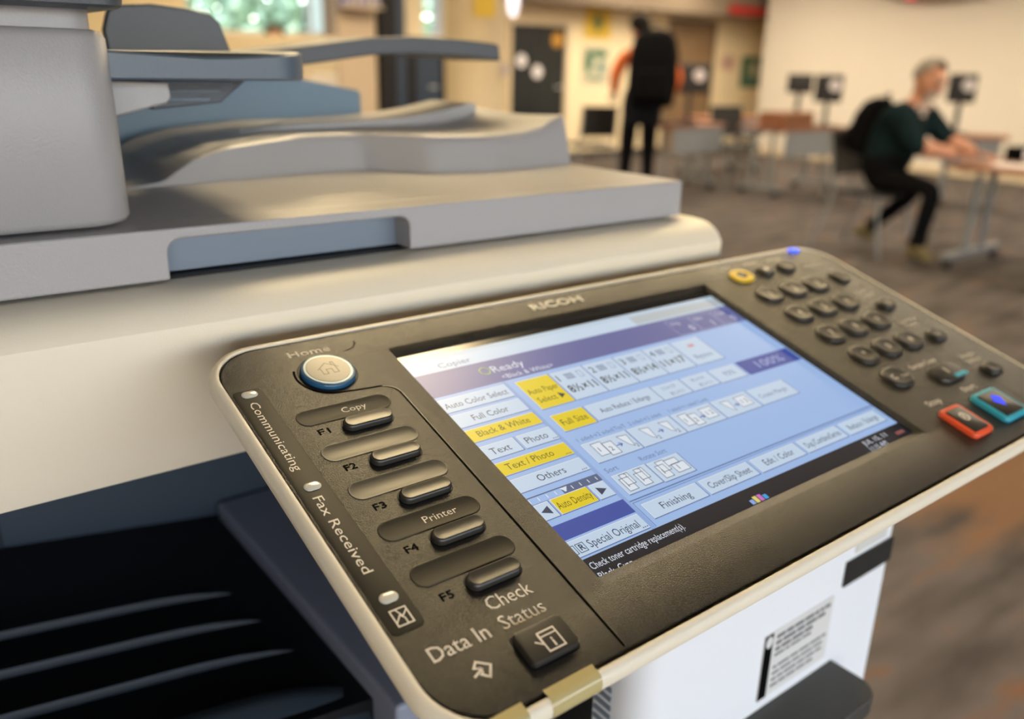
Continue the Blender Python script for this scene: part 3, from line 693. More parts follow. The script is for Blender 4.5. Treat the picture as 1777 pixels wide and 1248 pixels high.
def sl(pts, w=.3, m=dtx, k=6): line(SCR, [uv(*p) for p in pts], w * K, m, (Z0 + .03 * k) * K)
rect(-2, 209, 2, 150, BK, 0)
rect(.2, 206.5, 8.6, 133, ltblue, 1); rect(.2, 206.5, 8.6, 19.8, top, 2); rect(.2, 206.5, 19.8, 35.8, hdr, 2)
rect(.2, 206.5, 133, 148, sbar, 2)
rect(137, 206.5, 11.8, 18.4, tabg, 3); rect(1, 137, 11.6, 19.8, btn, 3); st('Copier', 16.5, 18.0, 3.4, gtx, 17)
st('Ready', 38.2, 29.0, 4.6, ltx, 17.5); st('<Black & White>', 39.5, 34.6, 3.0, ltx, 29)
pc = [(34.6 + 2.5 * math.cos(2 * PI * k / 20), 26.5 + 2.5 * math.sin(2 * PI * k / 20)) for k in range(21)]; sl(pc, .5, lcd('ready_green', (190, 220, 120)))
for a, bb, t in ((154, 171, 'Orig.'), (172, 189, 'Qty.'), (190, 205, 'Copy')):
    sl([(a, 22), (bb, 22), (bb, 35), (a, 35), (a, 22)], .35, lcd('count_frame', (170, 180, 214))); st(t, a + 2, 26, 2.2, ltx, 7); st('0' if t != 'Qty.' else '1', bb - 6, 33.4, 4.6, ltx)
rect(36.9, 39.0, 36, 133, lcd('gutter', (150, 180, 232)), 2)
for t, v0, v1, m in (('Auto Color Select', 37.6, 46.8, btn), ('Full Color', 48.2, 57.0, btn), ('Black & White', 58.4, 66.6, yel), ('Text / Photo', 79.6, 87.6, yel), ('Others', 89.6, 97.6, btn)):
    button(.6, 37.6, v0, v1, m); st(t, {'Text / Photo': 17.2, 'Others': 20}.get(t, 19.5), v1 - 2.6, 3.5, ytx if m is yel else dtx, {'Auto Color Select': 32, 'Full Color': 18, 'Black & White': 26, 'Text / Photo': 23, 'Others': 13.5}[t], align='C')
    if m is yel and t[0] == 'T' or t == 'Others':
        for q in range(3): rect(33.4 + q, 33.9 + q, v1 - 1.6, v1 - 1.1, dtx, 6)
button(.6, 19.4, 69.0, 77.6); button(20.2, 37.9, 69.0, 77.6); st('Text', 5.2, 75.2, 3.6, dtx, 9.5); st('Photo', 22.6, 75.0, 3.6, dtx, 11)
for q in range(3): rect(34.6 + q, 35.1 + q, 76.0, 76.5, dtx, 6)
rect(.6, 37.4, 100.4, 104.3, dens, 3); rect(.6, 18, 101, 104.2, ltblue, 4)
for q in range(9): rect(2.4 + q * 4.1, 2.8 + q * 4.1, 101.6, 103.4, hi, 5)
SCR.poly([(*uv(19.4, 103.6), (Z0 + .2) * K), (*uv(21.2, 101.2), (Z0 + .2) * K), (*uv(17.6, 101.2), (Z0 + .2) * K)], hi)
button(.6, 9.6, 104.4, 113.0); button(10.0, 28.6, 104.2, 113.0, yel); button(29.1, 37.4, 104.4, 113.0); st('Auto Density', 19.2, 110.2, 3.5, ytx, 16.6, align='C')
zt_ = (Z0 + .2) * K
SCR.poly([(*uv(3.2, 108.7), zt_), (*uv(7.4, 106.6), zt_), (*uv(7.4, 110.8), zt_)], dtx); SCR.poly([(*uv(35.4, 108.7), zt_), (*uv(31.2, 106.6), zt_), (*uv(31.2, 110.8), zt_)], dtx)
rect(.6, 37.4, 115.9, 123.3, dkb, 3)
button(-1, 37.4, 124.0, 132.2); st('Special Original', 9.3, 130.0, 3.6, dtx, 24.5); sl([(4.3, 126.4), (7.7, 126.4), (7.7, 130.4), (4.3, 130.4), (4.3, 126.4)], .3); st('R', 5.2, 129.6, 2.6, dtx, bold=.00015); sl([(1.2, 126.4), (3.4, 126.4), (3.4, 130.4), (1.2, 130.4)], .3)
for q in range(3): rect(34 + q, 34.5 + q, 130.6, 131.1, dtx, 6)
# paper row
button(42.2, 61.4, 38.2, 59.4, yel); st('Auto Paper', 43.6, 48.6, 3.5, ytx, 16.6); st('Select', 44.6, 55.0, 3.5, ytx, 10); SCR.poly([(*uv(59.6, 53.4), zt_), (*uv(56.4, 51.4), zt_), (*uv(56.4, 55.4), zt_)], btx)
for n_, u0, tx in ((1, 62.0, '8½×11'), (2, 81.8, '8½×11'), (3, 101.6, '8½×14'), (4, 121.4, '11×17')):
    button(u0, u0 + 19.4, 38.4, 59.4); st(str(n_), u0 + 1.4, 45.4, 4.4, btx); st(tx, u0 + 1.6, 54.2, 5.0, btx, 15.6, bold=.00018)
    for q in range(4): rect(u0 + 6, u0 + 11, 41.2 + q * 1.1, 41.8 + q * 1.1, gtx, 6)
    sl([(u0 + 13.6, 41.2), (u0 + 16, 41.2), (u0 + 16, 45.4), (u0 + 13.6, 45.4), (u0 + 13.6, 41.2)], .28, gtx)
button(141.6, 162, 38.6, 59.4); st('Bypass', 145.4, 54.6, 3.2, gtx, 12.5); rect(149.4, 153.6, 43.2, 45.2, lcd('red_mark', (220, 150, 160)), 6)
# size row
button(42.2, 60.8, 63.6, 75.2, yel); st('Full Size', 44.6, 71.4, 3.7, ytx, 13.8)
button(61.6, 102.2, 63.8, 74.8); st('Auto Reduce / Enlarge', 66.6, 71.0, 3.2, dtx, 30)
for u0, a, c in ((102.4, '11×17', '8½×11'), (122.2, '8½×14', '8½×11')):
    button(u0, u0 + 19.2, 64.4, 75.0); st(a, u0 + 5, 68.8, 2.4, gtx, 8.6); st(c, u0 + 6.4, 73.2, 2.4, gtx, 8.6)
button(142.2, 161.8, 64.6, 75.2); st('93%', 148.6, 71.4, 3.2, gtx, 8); rect(163.0, 205.4, 64.4, 75.4, dkb, 3); st('100%', 174, 72.6, 5.2, lcd('percent', (180, 194, 232)), 21)
# duplex row
for t, u, w in (('1 sided→2 sided:TtoT', 43.2, 27), ('2 sided→2 sided', 72.4, 19.5), ('1 sided→1 sided Comb', 97.4, 26)): st(t, u, 82.6, 2.3, gtx, w)
def sheet(u, v, w=5.2, h=7.6, t=None, flip=False):
    p = [(u, v), (u + w, v), (u + w, v + h), (u, v + h)] if not flip else [(u, v), (u + w, v + .6), (u + w * .8, v + h), (u + w * .45, v + h * .8)]
    SCR.poly([(*uv(*q), (Z0 + .19) * K) for q in reversed(p)], hi); sl(p + [p[0]], .28, dtx, 7)
    if t: st(t, u + w * .3, v + h * .7, 2.6, dtx, k=8)
def arrow(u, v): sl([(u, v), (u + 2.6, v)], .5, dkb, 7); sl([(u + 1.6, v - 1), (u + 2.8, v), (u + 1.6, v + 1)], .5, dkb, 7)
for u0, u1 in ((42.5, 68.2), (68.6, 95.2), (95.6, 121.8), (122.4, 147.6)): button(u0, u1, 83.9, 96.4)
sheet(46.6, 85.6, t='1'); sheet(51.6, 87.0, t='2'); arrow(57.6, 90.5); sheet(61, 86, flip=True); st('2', 65.8, 94.6, 2.2, dtx)
sheet(74.2, 86, flip=True); st('2', 79.2, 94.6, 2.2, dtx); arrow(82, 90.5); sheet(86, 86, flip=True); st('2', 91, 94.6, 2.2, dtx)
sheet(98.6, 85.6, t='1'); sheet(103.4, 87.0, t='2'); arrow(109, 90.5); sheet(112, 86, 7.4, 7, '1 2')
sheet(127, 86, flip=True); arrow(133, 90.5); sheet(136.6, 86, 7.8, 7, '1 2')
button(148.6, 176.6, 84.2, 96.2); st('Create Margin', 151.4, 91.8, 2.8, gtx, 21)
st('Sort', 41.6, 102.2, 2.6, gtx, 6.6); st('Rotate Sort', 60.6, 102.4, 2.6, gtx, 15)
button(41.6, 60.8, 103.9, 115.7); button(61.0, 79.6, 104.2, 116.2)
for u in (43.4, 51.4): sheet(u + 1.6, 105.0, 4.4, 6.0); sheet(u, 107.0, 4.6, 7.0, '1'); st('2', u + 3.8, 107.2, 2.0, dtx, k=8)
sheet(65.0, 105.2, 4.4, 6.0); sheet(63.2, 107.2, 4.6, 7.2, '1'); sheet(70.8, 109.0, 7.2, 5.0, '1'); sheet(69.4, 106.0, 6.4, 3.2)
# bottom row
rect(38.4, 206.5, 117.9, 118.5, edge, 2)
for t, u0, u1, w in (('Finishing', 41.8, 73.0, 16.5), ('Cover/Slip Sheet', 74.0, 105.2, 26), ('Edit / Color', 106.6, 138.0, 20), ('Dup./Combine/Series', 139.4, 170.4, 26), ('Reduce / Enlarge', 172.0, 203.4, 24)):
    button(u0, u1, 121.0, 129.6); st(t, (u0 + u1) / 2, 126.9, 3.4, dtx, w, align='C')
sl([(39.4, 132.4), (39.4, 119.4), (206, 119.4)], .3, edge)
st('Check toner cartridge replacement(s).', 3.0, 138.2, 3.0, ltx, 46.5); st('Black, Cyan', 3.1, 143.0, 3.0, ltx, 15.5)
for q, c in enumerate(((150, 180, 240), (240, 220, 120), (214, 120, 206), (70, 170, 235))): rect(86 + q * 2.7, 88.2 + q * 2.7, 138.6 - (q in (1, 2)), 141.0, lcd('toner_%d' % q, c), 6)
st('JUL 15, 11', 171.6, 137.4, 2.6, ltx, 19); st('11:15 AM', 171.6, 141.4, 2.6, ltx, 13.5); rect(196.6, 203.4, 137.2, 139.2, lcd('memory_red', (150, 90, 84)), 6)
screen = pp(SCR, 'touch_screen', smooth=False)

# ================================================================== furniture in the room
WOOD = mat('reddish_wood_top', (.25, .095, .042), .5, var=.2, vscale=6)
LEGM = mat('grey_metal_leg', (.26, .28, .30), .4, metal=.3)
PANELG = mat('grey_modesty_panel', (.24, .26, .29), .6)
CHAIRB = mat('black_chair_shell', (.012, .012, .013), .5)
def table(label, x, y, rz, w, d, h=.72, panel=True, group='computer tables in the room', ph=.27):
    t = thing('computer_table', label, 'table', (x, y, 0), rz, group)
    b = MB(); pillow(b, -w / 2, w / 2, -d / 2, d / 2, .04, [(.004, h - .028), (0, h - .024), (0, h - .004), (.004, h)], WOOD, 4); b.build('tabletop', t)
    for sx in (-1, 1):
        X = sx * (w / 2 - .09); b = MB()
        for yy in (-.12, .12): b.tube([(X, yy, .10), (X, yy, h - .028)], .022, LEGM, 10)
        b.box(X - .03, X + .03, -d / 2 + .05, d / 2 - .05, .062, .105, LEGM); b.box(X - .03, X + .03, -d / 2 + .08, d / 2 - .08, h - .05, h - .028, LEGM)
        leg = b.build('leg', t, bevel=.004)
        for yy in (-d / 2 + .09, d / 2 - .09):
            c = MB(); c.prism([(yy + .031 * math.cos(2 * PI * k / 16), .031 + .031 * math.sin(2 * PI * k / 16)) for k in range(16)], 'x', X - .018, X + .018, BLACKP); c.build('caster', leg)
    if panel:
        b = MB(); b.box(-w / 2 + .06, w / 2 - .06, -d / 2 + .012, -d / 2 + .03, h - .03 - ph, h - .03, PANELG); b.build('modesty_panel', t, bevel=.003)
    return t
MONB = mat('monitor_shell', (.018, .020, .024), .45)
STICK = mat('white_sticker', (.80, .78, .84), .5)
def monitor(label, x, y, z, rz, w=.46, h=.30, stem=.24, sticker=True, group='computer monitors on the tables'):
    t = thing('computer_monitor', label, 'monitor', (x, y, z), rz, group)
    b = MB(); pillow(b, -w / 2, w / 2, -h / 2, h / 2, .01, [(.004, -.022), (0, -.018), (0, .012), (.006, .018), (.05, .026)], MONB, 4)
    bz = b.build('housing', t, M=Matrix.Translation((0, 0, stem + h / 2)) @ Matrix.Rotation(R(90), 4, 'X'))
    s = MB(); s.box(-w / 2 + .015, w / 2 - .015, .0222, .0232, stem + .015, stem + h - .015, mat('dark_screen_face', (.01, .012, .016), .12)); s.build('display', t, smooth=False)
    b = MB(); b.box(-.025, .025, -.045, -.02, .012, stem + .10, MONB); b.build('stem', t, bevel=.004)
    b = MB(); pillow(b, -.12, .12, -.10, .08, .03, [(.003, 0), (0, .003), (0, .010), (.004, .013)], MONB, 5); b.build('base', t)
    if sticker:
        b = MB(); pe = [(w * .22 + .062 * math.cos(2 * PI * k / 24), -.0275, stem + h * .62 + .062 * math.sin(2 * PI * k / 24)) for k in range(24)]; b.loft([pe, [(p[0], -.0262, p[2]) for p in pe]], STICK); b.build('sticker', t, smooth=False)
    return t
def chair(label, x, y, rz, group='black chairs in the room'):
    """faces local -y"""
    t = thing('stacking_chair', label, 'chair', (x, y, 0), rz, group)
    b = MB(); pillow(b, -.22, .22, -.22, .22, .06, [(.01, .43), (0, .436), (0, .455), (.015, .465)], CHAIRB, 6); b.build('seat', t)
    b = MB(); rows = []
    for k in range(7):
        z = .55 + .33 * k / 6; y0 = .225 + .06 * k / 6; rows.append([(xx, y0 + .035 * (1 - (xx / .21) ** 2), z) for xx in [-.21 + .42 * j / 8 for j in range(9)]] + [(xx, y0 - .014 + .035 * (1 - (xx / .21) ** 2), z) for xx in [.21 - .42 * j / 8 for j in range(9)]])
    b.loft(rows, CHAIRB); b.build('backrest', t)
    for sx in (-1, 1):
        b = MB(); b.tube([(sx * .23, -.25, .008), (sx * .215, -.19, .25), (sx * .21, -.17, .435)], .011, LEGM, 8); b.build('leg', t)
        b = MB(); b.tube([(sx * .23, .33, .008), (sx * .215, .23, .30), (sx * .21, .20, .44), (sx * .205, .245, .62), (sx * .20, .285, .86)], .011, LEGM, 8); b.build('leg', t)
    return t
# the seated man's table on the right, its long side running away from the lens
table('reddish-topped table on grey tube legs where the seated man in dark green writes', 6.37, 1.98, R(90), 1.70, .90, panel=False)
table('narrow table with a blue-grey front panel beside the standing person', 7.38, 6.50, 0, .92, .55)
table('table with a grey front panel against the white wall, carrying two monitors', 8.32, 5.72, 0, 1.16, .62)
table('table behind the seated man by the white wall, with a lone monitor', 9.12, 4.12, R(-68), .62, .50, ph=.25)
table('table farther back with a wooden box on it, left of the two black monitors', 9.0, 7.25, 0, 1.2, .6, ph=.2)
monitor('dark monitor with a round white sticker behind the standing person', 7.54, 6.56, .72, R(-50), .42, .31, .31)
monitor('smaller black monitor, left one of the pair by the white wall corner', 8.50, 5.82, .72, R(-56), .27, .20, .34, sticker=False)
monitor('black monitor with a white sticker, right one of the pair by the white wall corner', 8.72, 5.60, .72, R(-57), .29, .29, .25)
monitor('lone black monitor against the white wall, right of the seated man\'s face', 9.12, 4.34, .72, R(-64), .26, .28, .30)
b = MB(); b.box(-.26, .26, -.16, .16, 0, .16, WOOD); b.box(-.24, .24, -.162, -.158, .02, .14, mat('box_front_wood', (.20, .08, .035), .5)); o = b.build('wooden_box', bevel=.005); o.location = (8.02, 5.60, .7205); tag(o, 'low reddish-brown wooden box on the table left of the two black monitors', 'box')
b = MB(); b.box(-.09, .09, -.08, .08, 0, .13, mat('dark_device', (.03, .03, .035), .5)); o = b.build('card_reader_box', bevel=.006); o.location = (8.20, 5.86, .7205); tag(o, 'small dark box on the table between the wooden box and the pair of black monitors', 'box')
b = MB(); b.box(-.22, .22, -.07, .07, 0, .022, MONB)
for r_ in range(4):
    for k in range(12): b.box(-.205 + k * .0345, -.178 + k * .0345, -.055 + r_ * .028, -.033 + r_ * .028, .022, .027, CHAIRB)
o = b.build('keyboard', smooth=False); o.location = (7.16, 6.36, .7205); tag(o, 'black keyboard on the narrow table beside the standing person', 'keyboard')
b = MB(); b.box(-.09, .09, -.06, .06, 0, .10, INKDK); b.box(-.03, .05, -.0615, -.0595, .015, .085, STICK); o = b.build('card_holder', bevel=.004); o.location = (6.66, 2.66, .7205); o.rotation_euler = (0, 0, R(-30)); tag(o, 'black box with a white card at the right edge, on the seated man\'s table', 'box')
b = MB(); b.box(-.105, .105, -.148, .148, 0, .004, mat('white_paper', (.75, .74, .74), .7)); o = b.build('paper_sheet', smooth=False); o.location = (6.25, 2.50, .7205); o.rotation_euler = (0, 0, R(12)); tag(o, 'white sheet of paper under the seated man\'s hands', 'paper')
chair('black chair with grey legs under the seated man', 6.10, 3.42, 0)
chair('black chair left of the standing person, half hidden by the photocopier', 6.75, 7.30, R(160))
chair('black chair between the two monitors\' table and the seated man', 8.30, 4.85, R(175))
chair('black chair pushed in beside the narrow table with the blue-grey panel', 8.30, 6.45, R(-20))
# pendant lamp, red sign, dark box for an alarm and its shadow
t = thing('pendant_lamp', 'small glowing white pendant lamp hanging left of the dark door', 'lamp', (4.88, 6.34, 2.8))
b = MB(); b.tube([(0, 0, 0), (0, 0, -.82)], .006, BLACKP, 6); b.lathe([(.05, -.004), (.05, -.03), (.01, -.04)], 0, 0, BLACKP, 16); b.build('cord', t)
b = MB(); b.lathe([(.012, -.80), (.040, -.84), (.054, -.92), (.050, -1.02), (.030, -1.10), (.004, -1.115)], 0, 0, mat('pendant_glass', (.9, .9, .9), .4, emit=(1, .92, 1.0), es=1.5), 20); b.build('shade', t)
t = thing('wall_sign', 'red strip sign high on the soffit near the white wall', 'sign', (11.52, 8.98, 2.15))
b = MB(); b.box(-.44, .44, -.02, .018, -.06, .06, mat('red_sign_face', (.42, .010, .010), .6)); b.build('face', t, bevel=.004)
t = thing('alarm_and_shadow', 'dark box standing in for a fire alarm and its shadow, with a small red lamp, at the top edge of the white wall', 'alarm', (11.8, 6.19, 2.34))
b = MB(); b.box(-.42, -.002, -.60, .55, -.08, .26, mat('grey_brown_box', (.16, .12, .09), .7)); b.build('cabinet', t, bevel=.01)  # dark box also stands in for the soft shadow on the wall
b = MB(); b.lathe([(.06, 0), (.055, -.03), (.02, -.045)], -.20, .23, mat('red_lamp', (.5, .03, .05), .3, emit=(1, .12, .16), es=1.2), 16); b.build('lamp', t, M=Matrix.Translation((0, 0, -.08)))
# posters and papers on the back wall
def poster(name, label, x0, x1, z0, z1, base, marks, cat='poster', y=9.5):
    t = thing(name, label, cat, ((x0 + x1) / 2, y, z0))
    w, h = x1 - x0, z1 - z0; b = MB(); b.box(-w / 2, w / 2, -.012, -.001, 0, h, base)
    rr = random.Random(int(x0 * 31))
    for (fx, fz, fw, fh, m) in marks:
        pts = [(w * (fx - .5) + fw * w * .5 * math.cos(2 * PI * k / 14) * (1 + .25 * rr.uniform(-1, 1)), -.0135, h * fz + fh * h * .5 * math.sin(2 * PI * k / 14) * (1 + .25 * rr.uniform(-1, 1))) for k in range(14)]
        b.poly(pts, m)
    b.build('sheet', t, smooth=False); return t
PY = mat('poster_yellow', (.80, .56, .07), .6); PG = mat('poster_green', (.06, .17, .10), .6); PW = mat('poster_pale', (.52, .52, .40), .6); PT = mat('poster_teal', (.10, .22, .22), .6); PK = mat('poster_pink', (.62, .42, .36), .6)
poster('yellow_poster', 'yellow poster with a dark green figure in the middle, right of the dark door', 8.58, 9.09, 1.66, 2.08, PY, [(.5, .5, .28, .55, PG), (.5, .72, .16, .2, PT), (.5, .14, .7, .08, mat('poster_ochre', (.6, .36, .04), .6))])
poster('green_poster', 'pale poster with dark green shapes below the yellow poster', 8.58, 9.09, 1.05, 1.55, PW, [(.2, .6, .3, .7, PG), (.62, .82, .6, .22, PG), (.72, .45, .3, .3, PT), (.5, .12, .6, .08, PG)])
poster('teal_picture', 'dark green picture on the yellow wall beside the white wall corner', 12.15, 12.66, 1.0, 1.5, PG, [(.6, .6, .5, .5, PW), (.5, .25, .6, .25, PT)])
poster('pink_notice', 'small pink notice right of the brown door', 11.62, 11.96, 1.28, 1.50, PK, [(.5, .6, .6, .12, mat('notice_ink', (.35, .18, .16), .6)), (.5, .35, .5, .1, MATS['notice_ink'])], 'notice')
for i, (px, pz, r_, m, lab) in enumerate(((7.44, 1.34, .085, STICK, 'white disc standing in for a light reflection on the dark door, left of the two'), (7.72, 1.20, .085, STICK, 'white disc standing in for a light reflection on the dark door, right and lower of the two'), (8.06, 1.62, .10, mat('orange_bokeh', (.50, .25, .03), .5), 'orange disc standing in for a yellow bokeh spot high on the dark door'))):  # discs draw blurred bright spots; the white ones are lamp reflections
    b = MB(); pe = [(r_ * math.cos(2 * PI * k / 24), 0, r_ * math.sin(2 * PI * k / 24)) for k in range(24)]; b.loft([pe, [(p[0], -.004, p[2]) for p in pe]], m); o = b.build('bokeh_disc', smooth=False); o.location = (px, 9.46, pz); tag(o, lab, 'sign')
b = MB(); b.box(-.17, .17, -.004, 0, 0, .26, mat('lilac_paper', (.42, .40, .56), .6)); o = b.build('column_notice', smooth=False); o.location = (3.885, 5.128, 1.22); o.rotation_euler = (0, 0, R(32)); tag(o, 'small lilac notice on the round beige column', 'notice')
o.scale = (.2, 1, .3)
b = MB(); b.box(-.08, .08, -.004, 0, 0, .14, PY); o = b.build('column_poster', smooth=False); o.location = (3.69, 5.116, 1.60); o.rotation_euler = (0, 0, R(-16)); tag(o, 'yellow sheet high on the round beige column', 'notice')
# low partition under the window with a few things
b = MB(); b.box(2.2, 3.95, 7.9, 7.98, 0, 1.50, mat('buff_partition', (.50, .43, .32), .8)); o = b.build('office_partition', bevel=.008); tag(o, 'low buff office partition below the window', 'partition')
t = thing('wall_shelf', 'short shelf of purple and grey book spines high on the buff pier', 'shelf', (4.82, 9.15, 1.84))
b = MB(); b.box(-.24, .24, -.22, -.002, 0, .02, BEIGE); b.build('board', t, bevel=.003)
rr = random.Random(5); x = -.22; k = 0
while x < .20:
    w = .03 + .025 * rr.random(); h = .17 + .07 * rr.random()
    b = MB(); b.box(0, w - .003, 0, .14, 0, h, mat('spine_%d' % (k % 4), ((.22, .18, .36), (.40, .38, .46), (.15, .15, .22), (.55, .50, .48))[k % 4], .6)); o = b.build('shelved_book', bevel=.002); o.location = (4.82 + x, 8.97, 1.861)
    tag(o, 'book spine in the row on the high shelf of the buff pier', 'book', 'books on the pier shelf'); x += w; k += 1
b = MB(); b.box(-.12, .12, -.10, .10, 0, .16, mat('white_carton', (.78, .74, .72), .7)); o = b.build('white_carton', bevel=.004); o.location = (3.42, 7.2, 1.02); tag(o, 'small white carton on the cabinet in front of the buff pier', 'box')
t = thing('storage_cabinet', 'low beige storage cabinet in front of the window partition', 'cabinet', (3.17, 7.22, 0))
b = MB(); b.box(-.55, .38, -.22, .22, 0, 1.018, BEIGE); b.build('carcass', t, bevel=.006)
for q in (-.545, -.08):
    b = MB(); b.box(q, q + .455, -.236, -.2205, .04, .99, mat('cabinet_door', (.52, .41, .29), .6)); dd = b.build('door', t, bevel=.003)
    h = MB(); h.tube([(q + .40, -.237, .62), (q + .40, -.26, .62), (q + .40, -.26, .50), (q + .40, -.237, .50)], .006, LEGM, 6); h.build('handle', dd)

# ================================================================== people
SKIN = mat('skin', (.46, .22, .145), .55); SHIRT = mat('dark_teal_shirt', (.006, .015, .019), .9, var=.3, vscale=12); TROU = mat('black_trousers', (.004, .004, .005), .9)
SHOE = mat('tan_shoe', (.16, .125, .055), .7); HAIRG = mat('grey_hair', (.26, .23, .20), .8); ORANGE = mat('orange_sleeve', (.85, .19, .04), .75); HAIRD = mat('dark_hair', (.012, .010, .009), .6); PACK = mat('black_backpack_cloth', (.0035, .0035, .0045), .9)
GREYB = mat('grey_beard', (.42, .36, .34), .8)
def skin_chain(nodes, edges, root, sub=2):
    me = bpy.data.meshes.new('figure'); names = list(nodes)
    me.from_pydata([nodes[n][0] for n in names], [(names.index(a), names.index(c)) for a, c in edges], [])
    o = bpy.data.objects.new('figure', me); C.objects.link(o)
    o.modifiers.new('skin', 'SKIN')
    sv = me.skin_vertices[0].data
    for i, n in enumerate(names):
        r_ = nodes[n][1]; sv[i].radius = r_ if isinstance(r_, tuple) else (r_, r_); sv[i].use_root = (n == root)
    s = o.modifiers.new('sub', 'SUBSURF'); s.levels = sub; s.render_levels = sub
    dg = bpy.context.evaluated_depsgraph_get(); dg.update()
    out = bpy.data.meshes.new_from_object(o.evaluated_get(dg))
    bpy.data.objects.remove(o); return out
def seg_mat(mb, me, nodes, edges, zone):
    """adds the grown surface to mb, each face coloured by the bone it lies along"""
    b0 = len(mb.v); mb.v += [tuple(v.co) for v in me.vertices]
    segs = [(Vector(nodes[a][0]), Vector(nodes[c][0]), a, c) for a, c in edges]
    for p in me.polygons:
        c = p.center; best = None
        for s0, s1, a, d in segs:
            dv = s1 - s0; t = max(0, min(1, (c - s0).dot(dv) / max(dv.dot(dv), 1e-9))); q = (c - s0 - dv * t).length
            if best is None or q < best[0]: best = (q, a, d, t)
        mb.face([b0 + i for i in p.vertices], zone(best[1], best[2], best[3], c))
def hand(mb, wrist, direction, up, side, curl=.5, s=1.0):
    """palm and five separate bent fingers growing from it"""
    d = Vector(direction).normalized(); u = Vector(up); u = (u - d * u.dot(d)).normalized(); l = d.cross(u) * side
    w = Vector(wrist)
    nodes = {'w': (w - d * .01, (.024 * s, .018 * s)), 'p': (w + d * .045 * s, (.036 * s, .014 * s)), 'k': (w + d * .085 * s, (.040 * s, .012 * s))}
    me = skin_chain(nodes, [('w', 'p'), ('p', 'k')], 'w', 1); mb.add_mesh(me, Matrix(), SKIN)
    for i, (off, ln) in enumerate(((-.030, .066), (-.010, .078), (.011, .074), (.030, .058))):
        base = w + d * .075 * s + l * off * s; c = curl * (.8 + .15 * i); p = [base]; ang = 0
        for k in range(3):
            ang += c * (.35 + .3 * k); p.append(p[-1] + (d * math.cos(ang) - u * math.sin(ang)) * ln * s * (.48, .30, .22)[k])
        n = {str(k): (q, (.0085 - .001 * k) * s) for k, q in enumerate(p)}
        mb.add_mesh(skin_chain(n, [('0', '1'), ('1', '2'), ('2', '3')], '0', 1), Matrix(), SKIN)
    p = [w + d * .02 * s - l * .028 * s, w + d * .045 * s - l * .052 * s - u * .008, w + d * .075 * s - l * .055 * s - u * .02]
    mb.add_mesh(skin_chain({str(k): (q, (.0105 - .0012 * k) * s) for k, q in enumerate(p)}, [('0', '1'), ('1', '2')], '0', 1), Matrix(), SKIN)
def head_nodes(c, f, up, s=1.0):
    """skull, brow, nose, chin and ears around centre c, facing f"""
    c = Vector(c); f = Vector(f).normalized(); up = Vector(up).normalized(); r_ = f.cross(up)
    n = {'skull': (c + up * .02 * s - f * .015 * s, (.078 * s, .088 * s)), 'crown': (c + up * .085 * s - f * .01 * s, (.055 * s, .062 * s)),
         'jaw': (c - up * .065 * s + f * .030 * s, (.052 * s, .050 * s)), 'chin': (c - up * .105 * s + f * .052 * s, (.030 * s, .026 * s)),
         'nose': (c - up * .012 * s + f * .098 * s, (.013 * s, .012 * s)), 'brow': (c + up * .028 * s + f * .062 * s, (.034 * s, .026 * s)),
         'ear_r': (c + r_ * .080 * s - f * .01 * s, (.010 * s, .022 * s)), 'ear_l': (c - r_ * .080 * s - f * .01 * s, (.010 * s, .022 * s))}
    e = [('skull', 'crown'), ('skull', 'jaw'), ('jaw', 'chin'), ('skull', 'brow'), ('brow', 'nose'), ('skull', 'ear_r'), ('skull', 'ear_l')]
    return n, e
def face_marks(mb, c, f, up, s=1.0):
    c = Vector(c); f = Vector(f).normalized(); up = Vector(up).normalized(); r_ = f.cross(up)
    for sd in (-1, 1):
        p = c + up * .012 * s + f * .080 * s + r_ * sd * .032 * s; mb.ball(p, .012 * s, mat('eye_white', (.6, .58, .55), .3), 10, 6); mb.ball(p + f * .007 * s, .007 * s, HAIRD, 8, 5)
    p = c - up * .058 * s + f * .082 * s; mb.ball(p, (.024 * s, .024 * s, .006 * s), mat('lips', (.36, .12, .10), .5), 10, 6)
def cap_hair(name, parent, c, f, up, m, s=1.0, front=.2, low=-.35, lift=1.0):
    """hair shell over the skull, open at the face"""
    c = Vector(c) + Vector(up) * .03 * s; f = Vector(f).normalized(); up = Vector(up).normalized(); r_ = f.cross(up); b = MB(); N1, N2 = 20, 10; outer = []
    for i in range(N2 + 1):
        row = []
        for j in range(N1 + 1):
            az = PI * (j / N1) * 2 - PI; t = i / N2
            back = .5 - .5 * math.cos(az); lo = R(90) * (front + (1.05 - front) * (1 - (1 - back) ** 2) - low * .6 * back) ; th = t * lo * 1.12
            dv = up * math.cos(th) + (f * math.cos(az) + r_ * math.sin(az)) * math.sin(th); rad = .103 * s * lift * (1 + .04 * noise.noise(dv * 9))
            row.append(c + dv * rad - f * .012 * s)
        outer.append(row)
    for i in range(N2):
        for j in range(N1): b.poly([outer[i][j], outer[i][j + 1], outer[i + 1][j + 1], outer[i + 1][j]], m)
    return b.build(name, parent)
